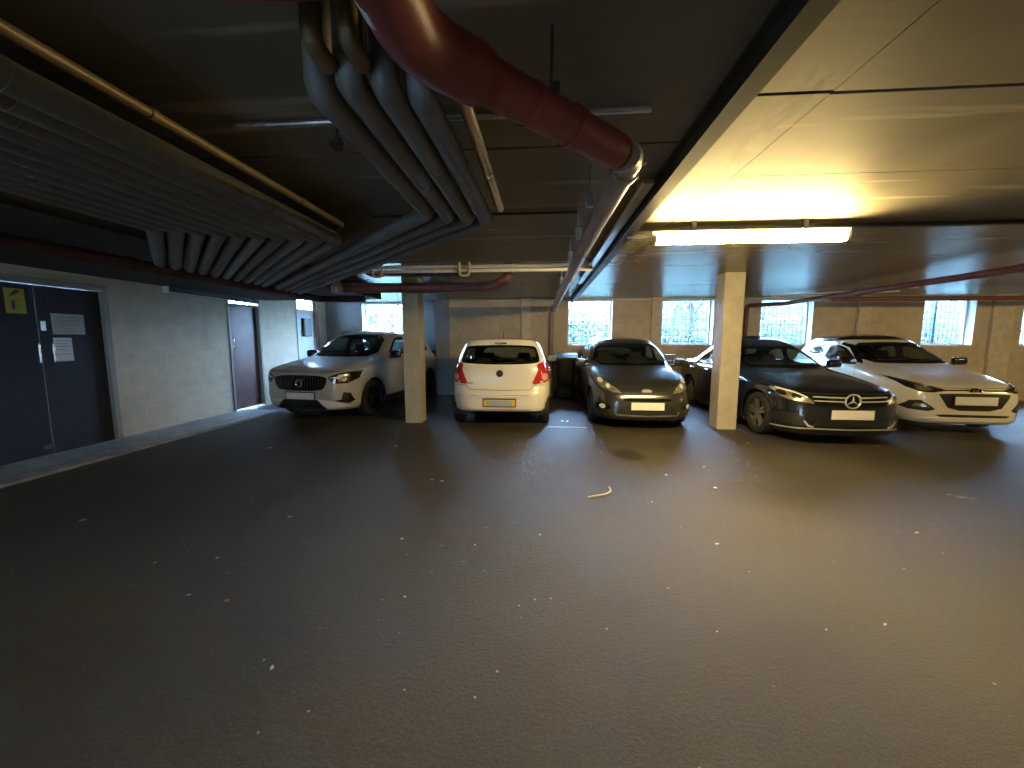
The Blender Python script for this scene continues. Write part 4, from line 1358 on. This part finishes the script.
em = MB(); ring_xz(em, e, .062, .062, .010)
em.tube([e + Vector((.048, 0, .048)), e + Vector((.085, 0, .085))], .010, 0, 8).prism([(e.x + .10, e.z + .10), (e.x + .055, e.z + .095), (e.x + .095, e.z + .055)], e.y - .008, e.y + .008)
em.build('badge', M['chrome'], g, 40)
MB().tube([e + Vector((-.42, .005, -.11)), e + Vector((-.06, .0, -.015))], .009, 0, 8).tube([e + Vector((.06, 0, .015)), e + Vector((.40, .005, .11))], .009, 0, 8).build('diagonal_bar', M['gloss_black'], g, 40)
for sgn in (1, -1):
    mp_ = (lambda P_: P_) if sgn > 0 else mir
    h = c.patch('headlight', M['lens_dark'], mp_([(.56, .84), (.72, .90), (.935, .94), (.92, .80), (.84, .72), (.66, .725)]), 'front', .008)
    c.patch('light_strip', M['lens_white'], mp_([(.60, .835), (.70, .84), (.73, .875), (.84, .89), (.85, .865), (.78, .835), (.76, .80), (.70, .805), (.69, .822), (.60, .818)]), 'front', .012, .03, .006, h)
    c.patch('lens', M['lens_silver'], mp_([(.73, .81), (.83, .83), (.82, .765), (.74, .76)]), 'front', .012, .03, .006, h)
    c.patch('fog_light', M['gloss_black'], mp_([(.66, .415), (.76, .43), (.79, .565), (.86, .545), (.885, .40), (.83, .355)]), 'front', .006)
    c.patch('skid_trim', PAINT['white2'], mp_([(.34, .44), (.42, .43), (.66, .41), (.80, .335), (.84, .30), (.52, .27)]), 'front', .008)
    c.patch('sill_cladding', M['black_trim'], [(1.32, .25), (1.30, .36), (3.05, .38), (3.04, .25)], 'right' if sgn > 0 else 'left', .008)
c.patch('lower_intake', M['black_trim'], [(-.58, .26), (-.50, .40), (-.34, .425), (.34, .425), (.50, .265), (.40, .235), (-.40, .235)], 'front', .006)
c.plate(.0, .49, M['plate_white'], w=.58, h=.12, dz=.022)
c.mirror(1.62, 1.20, .86, M['gloss_black'], (.22, .14, .16))
c.door_handles((2.42, 3.22), 1.03, PAINT['grey'])
sm_ = MB()
for ax in ('left', 'right'):
    c.ribbon(sm_, [(1.40, .42), (1.36, .8), (1.42, 1.12)], .008, ax); c.ribbon(sm_, [(2.62, .42), (2.64, 1.14)], .008, ax)
c.ribbon(sm_, [(-.84, .935), (-.5, .93), (0, .925), (.5, .93), (.84, .935)], .008, 'front')
c.ribbon(sm_, [(-.78, .15), (-.70, .5), (-.72, 1.05)], .008, 'top'); c.ribbon(sm_, [(.78, .15), (.70, .5), (.72, 1.05)], .008, 'top')
pieces(sm_, SEAM)
for sx in (-.60, .60):
    p = [c.hit('top', sx, y)[0] + Vector((0, 0, .03)) for y in (2.2, 2.5, 3.0, 3.5, 3.75)]
    p = [p[0] - Vector((0, .08, .03))] + p + [p[-1] + Vector((0, .08, -.03))]
    MB().tube(p, .016, .03, 8).build('roof_rail', M['gloss_black'], c.root, 50)
c.wipers([[(-.60, 1.20), (-.1, 1.23)], [(.05, 1.19), (.58, 1.24)]])

# ---- small white hatchback, tail towards the camera
L = 3.62
rows = [
    (.25, .22, 0.654, .22, .22, .30, .6, .5, 4, 4),
    (.08, .20, 0.807, .20, .05, .28, .7, .5, 5, 6),
    (.01, .32, 0.85, .32, .0, .36, .75, .50, 6, 6),
    (.00, .55, 0.872, .55, .0, .56, .75, .50, 6, 6.5),
    (.05, .72, 0.872, .76, .05, .70, .8, .5, 6, 7),
    (.13, .80, 0.867, .84, .065, .80, .85, .5, 6, 7),
    (.30, .87, 0.856, .92, .08, .92, .8, .5, 6, 7.5),
    (.62, .95, 0.839, .98, .10, 1.02, .7, .48, 6, 8),
    (.95, 1.04, 0.812, 1.02, .13, 1.10, .55, .45, 6, 8),
    (1.35, 1.266, 0.747, 1.246, .22, 1.276, .45, .4, 6, 7),
    (1.70, 1.431, 0.665, 1.421, .31, 1.451, .4, .38, 5, 7),
    (1.95, 1.503, 0.567, 1.498, .34, 1.503, .35, .3, 4, 7),
    (2.3, 1.546, 0.055, 1.542, .9, 1.536, .1, .1, 4, 4)]
c = Car('white_hatchback', 'small white hatchback parked with its red tail lights towards us, right of the left column', (-.70, 6.53 + L), PI, L, rows, PAINT['white'], (.78, 3.10), .285)
c.window('rear_window', chaikin([(-0.681, 1.165), (-0.654, 1.105), (-0.327, 1.085), (0.0, 1.08), (0.327, 1.085), (0.654, 1.105), (0.681, 1.165), (0.616, 1.365), (0.545, 1.40), (0.0, 1.415), (-0.545, 1.40), (-0.616, 1.365)], 1), 'rear', M['car_glass_dark'], .03)
c.window('windscreen', chaikin([(-0.676, 1.07), (0.0, 1.055), (0.676, 1.07), (0.589, 1.37), (0.0, 1.39), (-0.589, 1.37)], 1), 'front', M['car_glass'])
for ax in ('left', 'right'):
    c.window('side_window', chaikin([(1.38, 1.08), (1.75, 1.33), (1.95, 1.38), (2.15, 1.39), (2.18, 1.07)], 1), ax, M['car_glass'])
    c.window('side_window', chaikin([(2.26, 1.07), (2.25, 1.39), (2.75, 1.37), (3.0, 1.27), (3.04, 1.12)], 1), ax, M['car_glass_dark'])
c.finish()
c.wheels(M['rim_silver'], 8, tw=.175)
c.cabin(1.05, .33, .30, 1.26, rear_y=2.55)
for sgn in (1, -1):
    mp_ = (lambda P_: P_) if sgn > 0 else mir
    t = c.patch('tail_light', M['lens_red'], mp_(chaikin([(.545, .745), (.605, .88), (.655, 1.0), (.63, 1.09), (.763, 1.115), (.834, 1.05), (.856, .92), (.845, .82), (.763, .765)], 1)), 'rear', .014, .03, .025)
    c.patch('lens', M['lens_pink'], mp_(chaikin([(0.714, .905), (0.763, .93), (0.812, .90), (0.812, .84), (0.763, .80), (0.714, .83)], 2)), 'rear', .019, .025, .008, t)
    c.patch('lens', M['lens_pink'], mp_(chaikin([(0.676, .795), (0.719, .81), (0.741, .775), (0.687, .755)], 1)), 'rear', .019, .025, .008, t)
c.patch('lower_valance', M['black_trim'], [(-0.676, .245), (-0.545, .30), (-0.327, .315), (0.327, .315), (0.545, .30), (0.676, .245), (0.545, .225), (-0.545, .225)], 'rear', .006)
pl, py_ = c.plate(0, .435, M['plate_yellow'], 'rear', .54, .115, .014)
MB().box(-.215, .215, py_ + .006, py_ + .008, .39, .48).build('plate_panel', M['plate_grey'], pl)
MB().rbox((0, c.hit('rear', 0, .535)[0].y + .004, .525), (.74, .02, .022), .008, 2).build('tailgate_grip', PAINT['white'], c.root)
e = emblem_base(c, 0, .93, 'rear', .01)
em = MB(); ring_xz(em, e, .052, .052, .008)
em.lathe([(0, 0), (.045, 0), (.045, .006), (0, .006)], 'y', (e.x, e.y - .004, e.z), 28)
bd = em.build('badge', M['dark_metal'], c.root, 40)
MB().tube([e + Vector((.038, .006, .012)), e + Vector((-.004, .006, .016)), e + Vector((-.012, .006, -.004)), e + Vector((-.036, .006, -.018))], .007, .01, 8).tube([e + Vector((-.012, .006, .0)), e + Vector((.01, .006, -.022)), e + Vector((.012, .006, -.036))], .006, 0, 8).build('badge_figure', M['chrome'], bd, 40)
MB().box(.46, .56, c.hit('rear', .51, .765)[0].y, c.hit('rear', .51, .765)[0].y + .008, .758, .770).build('model_badge', M['dark_metal'], c.root)
brk = c.hit('rear', 0, 1.445)[0]
MB().rbox((0, brk.y + .012, 1.443), (.21, .03, .028), .008, 2).build('brake_light', M['lens_dark'], c.root)
MB().tube([(0, 2.72, 1.50), (0, 2.86, 1.64)], .006, 0, 8).rbox((0, 2.72, 1.505), (.05, .07, .025), .01, 2).build('aerial', M['black_trim'], c.root)
c.wipers([[(.05, 1.09), (-.42, 1.13)]], 'rear')
c.mirror(1.32, 1.09, .80, PAINT['white'], (.19, .12, .13), stalk=.07)
c.door_handles((2.05, 2.75), .94, PAINT['white'])
sm_ = MB()
for ax in ('left', 'right'):
    c.ribbon(sm_, [(1.2, .36), (1.2, 1.03)], .007, ax); c.ribbon(sm_, [(2.2, .36), (2.22, 1.04)], .007, ax)
c.ribbon(sm_, [(-.60, .72), (-.52, .66), (0, .645), (.52, .66), (.60, .72)], .008, 'rear')
c.ribbon(sm_, [(-.78, .735), (-.56, .735)], .006, 'rear'); c.ribbon(sm_, [(.78, .735), (.56, .735)], .006, 'rear')
c.ribbon(sm_, [(-.50, .56), (-.40, .565), (.40, .565), (.50, .56)], .007, 'rear')
pieces(sm_, mat('seam_tan', (.16, .14, .10), .6))

# ---- dark grey hatchback, nose towards the camera
L = 3.80
rows = [
    (.22, .20, .64, .20, .25, .22, .6, .5, 4, 4),
    (.07, .17, .79, .17, .08, .24, .75, .6, 4.5, 6),
    (.01, .29, .845, .29, .02, .4, .8, .6, 5, 6),
    (.02, .48, .86, .50, .0, .6, .85, .6, 5, 7),
    (.07, .62, .86, .69, .02, .8, .92, .5, 5, 7),
    (.16, .71, .855, .82, .04, .92, .95, .5, 5.2, 7),
    (.36, .81, .845, .90, .06, .98, .92, .5, 5.5, 7),
    (.72, .92, .825, .96, .08, 1.0, .8, .5, 5.5, 7),
    (1.08, 1.01, .80, .98, .10, 1.03, .65, .45, 5.5, 6),
    (1.52, 1.27, .735, 1.24, .25, 1.27, .5, .4, 5.5, 6),
    (1.95, 1.455, .64, 1.42, .45, 1.43, .4, .4, 5, 5),
    (2.18, 1.525, .50, 1.51, .6, 1.50, .35, .3, 4, 4),
    (2.45, 1.565, .04, 1.555, 1.0, 1.54, .1, .1, 4, 4)]
c = Car('dark_hatchback', 'dark grey hatchback parked nose out between the bin and the right column', (1.755, 6.46), 0, L, rows, PAINT['dark'], (.83, 3.22), .305)
c.window('windscreen', chaikin([(-.745, 1.03), (0, 1.015), (.745, 1.03), (.60, 1.415), (0, 1.44), (-.60, 1.415)], 1), 'front', M['car_glass'])
c.window('rear_window', chaikin([(-.58, 1.08), (.58, 1.08), (.50, 1.36), (-.50, 1.36)], 1), 'rear', M['car_glass_dark'])
for ax in ('left', 'right'):
    c.window('side_window', chaikin([(1.42, 1.04), (1.85, 1.33), (2.08, 1.405), (2.40, 1.42), (2.44, 1.04)], 1), ax, M['car_glass'])
    c.window('side_window', chaikin([(2.52, 1.05), (2.50, 1.42), (2.90, 1.39), (3.15, 1.22), (3.2, 1.08)], 1), ax, M['car_glass_dark'])
c.finish()
c.wheels(M['rim_silver'], 7)
c.cabin(1.22, -.36, .32, 1.27, rear_y=2.7)
for sgn in (1, -1):
    mp_ = (lambda P_: P_) if sgn > 0 else mir
    h = c.patch('headlight', M['lens_silver'], mp_([(.40, .615), (.50, .70), (.62, .785), (.76, .875), (.80, .86), (.775, .76), (.70, .69), (.55, .63)]), 'front', .008, .03, .02)
    for (lx, lz, lr) in ((.705, .795, .038), (.605, .72, .034)):
        c.patch('lens', M['lens_white'], mp_([(lx + lr * math.cos(a), lz + lr * math.sin(a)) for a in np.linspace(0, 2 * PI, 14, endpoint=False)]), 'front', .013, .03, .008, h)
    fo = c.patch('fog_light', M['gloss_black'], mp_(chaikin([(.58, .40), (.66, .45), (.78, .44), (.79, .36), (.70, .33), (.6, .35)], 2)), 'front', .005, .03, .01)
    c.patch('lens', M['lens_white'], mp_([(.70 + .04 * math.cos(a), .392 + .04 * math.sin(a)) for a in np.linspace(0, 2 * PI, 16, endpoint=False)]), 'front', .012, .03, .008, fo)
c.patch('upper_grille', M['gloss_black'], chaikin([(-.40, .545), (.40, .545), (.36, .49), (-.36, .49)], 1), 'front', .006)
c.patch('bonnet_trim', M['chrome'], [(-.40, .575), (0, .585), (.40, .575), (.39, .56), (0, .568), (-.39, .56)], 'front', .010, .03, .015)
c.patch('lower_grille', M['black_trim'], chaikin([(-.34, .46), (.34, .46), (.50, .31), (.46, .26), (-.46, .26), (-.50, .31)], 1), 'front', .006)
c.patch('lower_trim', M['chrome'], [(-.52, .325), (-.47, .275), (0, .262), (.47, .275), (.52, .325), (.545, .33), (.49, .253), (0, .242), (-.49, .253), (-.545, .33)], 'front', .010, .03, .015)
c.patch('chin', M['black_trim'], [(-.70, .19), (-.70, .225), (0, .215), (.70, .225), (.70, .19)], 'front', .006)
c.plate(0, .415, M['plate_white'], w=.53, h=.125, dz=.022)
e = emblem_base(c, 0, .655, dz=.012)
em = MB(); ring_xz(em, e, .085, .036, .007)
bd = em.build('badge', M['chrome'], c.root, 40)
MB().prism([(e.x + .08 * math.cos(a), e.z + .033 * math.sin(a)) for a in np.linspace(0, 2 * PI, 24, endpoint=False)], e.y - .003, e.y + .006).build('badge_plate', M['bright_trim'], bd)
c.mirror(1.42, 1.06, .80, PAINT['dark'], (.20, .13, .14))
c.door_handles((2.28, 3.0), .92, PAINT['dark'])
sm_ = MB()
for ax in ('left', 'right'):
    c.ribbon(sm_, [(1.27, .32), (1.25, .7), (1.32, .99)], .007, ax); c.ribbon(sm_, [(2.46, .32), (2.47, .99)], .007, ax)
c.ribbon(sm_, [(-.76, .885), (-.60, .80), (-.42, .65), (-.25, .60), (0, .60), (.25, .60), (.42, .65), (.60, .80), (.76, .885)], .007, 'front')
pieces(sm_, SEAM)
c.wipers([[(-.55, 1.06), (-.02, 1.085)], [(.06, 1.05), (.56, 1.08)]])

# ---- black saloon, nose towards the camera
L = 4.60
rows = [
    (.22, .17, .70, .17, .3, .2, .6, .5, 4, 4),
    (.05, .15, .86, .15, .1, .24, .9, .6, 5, 6),
    (.00, .29, .90, .29, .03, .42, .95, .6, 5.5, 6),
    (.02, .50, .905, .52, .0, .62, .95, .6, 5.5, 7),
    (.06, .68, .905, .72, .02, .8, 1.0, .6, 5.5, 7),
    (.17, .76, .90, .83, .05, .95, 1.0, .6, 5.5, 7),
    (.48, .84, .885, .90, .12, 1.03, .95, .6, 5.5, 7),
    (.98, .93, .865, .945, .35, 1.07, .8, .6, 5.5, 6),
    (1.47, 1.01, .84, .975, .62, 1.09, .65, .6, 5.5, 6),
    (1.88, 1.23, .74, 1.19, .98, 1.25, .5, .5, 5.5, 6),
    (2.32, 1.45, .63, 1.42, 1.38, 1.45, .45, .45, 5, 5),
    (2.55, 1.525, .48, 1.51, 1.6, 1.515, .35, .35, 4, 4),
    (2.9, 1.57, .04, 1.57, 2.0, 1.56, .1, .1, 4, 4)]
c = Car('black_saloon', 'black saloon with a round star badge, parked nose out just right of the right column', (4.35, 5.70), 0, L, rows, PAINT['black'], (.80, 3.60), .335)
c.window('windscreen', chaikin([(-.72, 1.035), (0, 1.02), (.72, 1.035), (.56, 1.37), (0, 1.39), (-.56, 1.37)], 1), 'front', M['car_glass'])
c.window('rear_window', chaikin([(-.62, 1.12), (.62, 1.12), (.52, 1.37), (-.52, 1.37)], 1), 'rear', M['car_glass'])
for ax in ('left', 'right'):
    c.window('side_window', chaikin([(1.80, 1.02), (2.20, 1.26), (2.45, 1.35), (2.80, 1.37), (2.82, 1.03)], 1), ax, M['car_glass'])
    c.window('side_window', chaikin([(2.90, 1.03), (2.88, 1.37), (3.15, 1.35), (3.6, 1.18), (3.68, 1.09)], 1), ax, M['car_glass'])
c.finish()
c.wheels(M['rim_silver'], 5, twin=True, rim_r=.245)
c.cabin(1.60, -.37, .26, 1.22, rear_y=3.05)
gp = chaikin([(-.50, .715), (.50, .715), (.505, .66), (.44, .555), (-.44, .555), (-.505, .66)], 1)
g = c.patch('grille', M['gloss_black'], gp, 'front', .006)
for z, hh in ((.672, .020), (.622, .020)):
    c.patch('grille_bar', M['bright_trim'], [(-.49, z + .014), (-.1, z), (.1, z), (.49, z + .014), (.49, z + .014 + hh * .7), (.1, z + hh), (-.1, z + hh), (-.49, z + .014 + hh * .7)], 'front', .016, .03, .012, g)
e = emblem_base(c, 0, .645, dz=.035)
em = MB(); ring_xz(em, e, .098, .098, .012)
for k in range(3):
    a = PI / 2 + k * 2 * PI / 3
    d, n_ = Vector((math.cos(a), 0, math.sin(a))), Vector((-math.sin(a), 0, math.cos(a)))
    em.add([e + d * .095, e + n_ * .017, e - n_ * .017, e + Vector((0, -.014, 0)), e + Vector((0, .006, 0))], [(0, 1, 3), (0, 3, 2), (0, 4, 1), (0, 2, 4)])
bd = em.build('badge', M['bright_trim'], g, 40)
MB().lathe([(0, 0), (.09, 0), (.09, .02), (0, .02)], 'y', (e.x, e.y + .008, e.z), 30).build('badge_plate', M['gloss_black'], bd, 40)
for sgn in (1, -1):
    mp_ = (lambda P_: P_) if sgn > 0 else mir
    h = c.patch('headlight', M['lens_silver'], mp_(chaikin([(.47, .595), (.58, .615), (.72, .635), (.80, .68), (.825, .785), (.78, .80), (.66, .755), (.54, .68)], 1)), 'front', .008, .03, .02)
    c.patch('light_strip', M['lens_white'], mp_([(.55, .685), (.66, .75), (.78, .79), (.78, .775), (.67, .735), (.56, .672)]), 'front', .013, .03, .008, h)
    c.patch('lens', M['lens_dark'], mp_([(.66 + .045 * math.cos(a), .69 + .04 * math.sin(a)) for a in np.linspace(0, 2 * PI, 14, endpoint=False)]), 'front', .012, .03, .008, h)
    c.patch('lens', M['lens_dark'], mp_([(.77 + .035 * math.cos(a), .725 + .035 * math.sin(a)) for a in np.linspace(0, 2 * PI, 14, endpoint=False)]), 'front', .012, .03, .008, h)
    c.patch('side_intake', M['black_trim'], mp_(chaikin([(.54, .285), (.62, .43), (.80, .47), (.86, .42), (.84, .30)], 1)), 'front', .005)
    c.patch('intake_trim', M['bright_trim'], mp_([(.50, .262), (.56, .275), (.61, .35), (.60, .37), (.545, .30), (.49, .285)]), 'front', .010, .03, .012)
c.patch('lower_intake', M['black_trim'], chaikin([(-.46, .38), (.46, .38), (.50, .28), (-.50, .28)], 1), 'front', .006)
c.patch('splitter_trim', M['bright_trim'], [(-.84, .225), (-.50, .245), (0, .235), (.50, .245), (.84, .225), (.84, .24), (.50, .262), (0, .25), (-.50, .262), (-.84, .24)], 'front', .010, .03, .015)
c.plate(0, .455, M['plate_white'], w=.56, h=.13, dz=.02)
c.mirror(1.86, 1.07, .84, PAINT['black'], (.22, .14, .14))
c.door_handles((2.66, 3.5), .90, M['chrome'])
sm_ = MB()
for ax in ('left', 'right'):
    c.ribbon(sm_, [(1.55, .30), (1.52, .7), (1.62, .97)], .007, ax); c.ribbon(sm_, [(2.86, .30), (2.87, .98)], .007, ax)
c.ribbon(sm_, [(-.84, .84), (-.60, .745), (-.4, .735), (0, .735), (.4, .735), (.60, .745), (.84, .84)], .007, 'front')
pieces(sm_, SEAM)
c.wipers([[(-.58, 1.06), (.0, 1.085)], [(.06, 1.05), (.58, 1.08)]])

# ---- white hatchback with a black roof, nose towards the camera
L = 3.95
rows = [
    (.22, .20, .64, .20, .25, .22, .6, .5, 4, 4),
    (.05, .18, .81, .18, .08, .24, .75, .6, 5, 6),
    (.00, .31, .85, .31, .02, .4, .8, .6, 5.5, 6),
    (.00, .55, .865, .56, .0, .62, .85, .6, 5.5, 7),
    (.03, .71, .865, .76, .02, .8, .9, .5, 5.5, 7),
    (.12, .785, .86, .87, .04, .93, .92, .5, 5.5, 7),
    (.36, .865, .85, .945, .06, .99, .9, .5, 5.5, 7),
    (.76, .965, .83, .99, .08, 1.02, .8, .5, 5.5, 7),
    (1.16, 1.06, .80, 1.02, .10, 1.05, .65, .45, 5.5, 6),
    (1.60, 1.29, .71, 1.26, .25, 1.28, .5, .4, 5.5, 6),
    (2.02, 1.51, .63, 1.47, .45, 1.48, .42, .4, 5, 5),
    (2.25, 1.59, .49, 1.57, .6, 1.56, .35, .3, 4, 4),
    (2.5, 1.63, .04, 1.62, 1.0, 1.60, .1, .1, 4, 4)]
c = Car('white_hatchback', 'white hatchback with a black roof, parked nose out at the far right', (6.73, 6.50), -math.radians(5), L, rows, PAINT['white2'], (.84, 3.36), .31, roof=M['gloss_black'], roof_row=10)
c.window('windscreen', chaikin([(-.72, 1.085), (0, 1.07), (.72, 1.085), (.58, 1.44), (0, 1.465), (-.58, 1.44)], 1), 'front', M['car_glass_tint'])
c.window('rear_window', chaikin([(-.58, 1.1), (.58, 1.1), (.50, 1.38), (-.50, 1.38)], 1), 'rear', M['car_glass_dark'])
for ax in ('left', 'right'):
    c.window('side_window', chaikin([(1.50, 1.09), (1.92, 1.33), (2.15, 1.395), (2.45, 1.41), (2.50, 1.08)], 1), ax, M['car_glass'])
    c.window('side_window', chaikin([(2.62, 1.08), (2.58, 1.41), (2.98, 1.38), (3.25, 1.25), (3.32, 1.13)], 1), ax, M['car_glass'])
    c.patch('window_trim', M['chrome'], [(1.45, 1.06), (2.5, 1.048), (3.36, 1.085), (3.36, 1.10), (2.5, 1.063), (1.45, 1.075)], ax, .007, .04, .01)
    c.patch('pillar_trim', M['gloss_black'], [(1.36, 1.05), (1.49, 1.075), (1.90, 1.345), (2.14, 1.412), (2.12, 1.45), (1.88, 1.40), (1.60, 1.22)], ax, .006, .03, .01)
c.finish()
c.wheels(M['rim_silver'], 8, tw=.19)
c.cabin(1.30, -.36, .34, 1.29, rear_y=2.85)
gp = chaikin([(-.475, .665), (.475, .665), (.46, .62), (.33, .40), (-.33, .40), (-.46, .62)], 1)
g = c.patch('grille', M['black_trim'], gp, 'front', .006)
gs = MB()
for z in np.arange(.46, .66, .032):
    hw = .33 + (z - .43) / .235 * .12
    q_ = [c.hit('front', x, z)[0] + Vector((0, -.012, 0)) for x in np.linspace(-hw, hw, 9)]
    gs.tube(q_, .004, 0, 6)
gs.build('grille_bar', M['dark_metal'], g)
c.patch('grille_trim', PAINT['white2'], [(-.53, .672), (-.475, .686), (.475, .686), (.53, .672), (.53, .66), (.47, .668), (-.47, .668), (-.53, .66)], 'front', .014, .03, .015)
c.patch('nose_strip', M['black_trim'], [(-.42, .722), (0, .728), (.42, .722), (.42, .702), (0, .706), (-.42, .702)], 'front', .005)
e = emblem_base(c, 0, .712, dz=.018)
em = MB(); ring_xz(em, e, .085, .044, .008)
em.tube([e + Vector((-.035, 0, -.028)), e + Vector((-.02, 0, .028))], .007, 0, 8).tube([e + Vector((.02, 0, -.028)), e + Vector((.035, 0, .028))], .007, 0, 8).tube([e + Vector((-.028, 0, -.006)), e + Vector((.028, 0, .006))], .006, 0, 8)
bd = em.build('badge', M['chrome'], c.root, 40)
MB().prism([(e.x + .08 * math.cos(a), e.z + .04 * math.sin(a)) for a in np.linspace(0, 2 * PI, 24, endpoint=False)], e.y + .003, e.y + .016).build('badge_plate', M['gloss_black'], bd)
for sgn in (1, -1):
    mp_ = (lambda P_: P_) if sgn > 0 else mir
    h = c.patch('headlight', M['lens_dark'], mp_([(.36, .715), (.50, .75), (.66, .815), (.76, .875), (.79, .885), (.79, .84), (.755, .74), (.66, .675), (.50, .672)]), 'front', .007, .03, .02)
    c.patch('lens', M['lens_silver'], mp_([(.53, .715), (.62, .765), (.68, .775), (.69, .72), (.62, .69)]), 'front', .012, .03, .008, h)
    c.patch('light_strip', M['lens_silver'], mp_([(.50, .752), (.66, .815), (.76, .873), (.77, .865), (.68, .803), (.52, .746)]), 'front', .012, .03, .008, h)
    fo = c.patch('fog_light', M['black_trim'], mp_([(.50, .41), (.58, .375), (.74, .385), (.80, .425), (.74, .53), (.66, .55)]), 'front', .005)
    c.patch('lens', M['lens_silver'], mp_([(.56, .435), (.72, .44), (.70, .485), (.62, .49)]), 'front', .010, .03, .008, fo)
c.patch('lower_intake', M['black_trim'], [(-.50, .325), (-.40, .335), (.40, .335), (.50, .325), (.44, .295), (-.44, .295)], 'front', .005)
c.patch('splitter', PAINT['white2'], [(-.70, .25), (-.44, .285), (.44, .285), (.70, .25), (.66, .225), (-.66, .225)], 'front', .014, .04, .02)
c.plate(.0, .555, M['plate_white'], w=.56, h=.13, dz=.022)
c.mirror(1.50, 1.11, .80, M['gloss_black'], (.21, .13, .14))
c.door_handles((2.35, 3.1), .93, PAINT['white2'])
sm_ = MB()
for ax in ('left', 'right'):
    c.ribbon(sm_, [(1.32, .34), (1.30, .7), (1.38, 1.03)], .006, ax); c.ribbon(sm_, [(2.55, .34), (2.56, 1.04)], .006, ax)
c.ribbon(sm_, [(-.82, .90), (-.62, .80), (-.45, .748), (0, .745), (.45, .748), (.62, .80), (.82, .90)], .006, 'front')
pieces(sm_, SEAM)
c.wipers([[(-.58, 1.11), (0, 1.135)], [(.06, 1.10), (.58, 1.13)]])
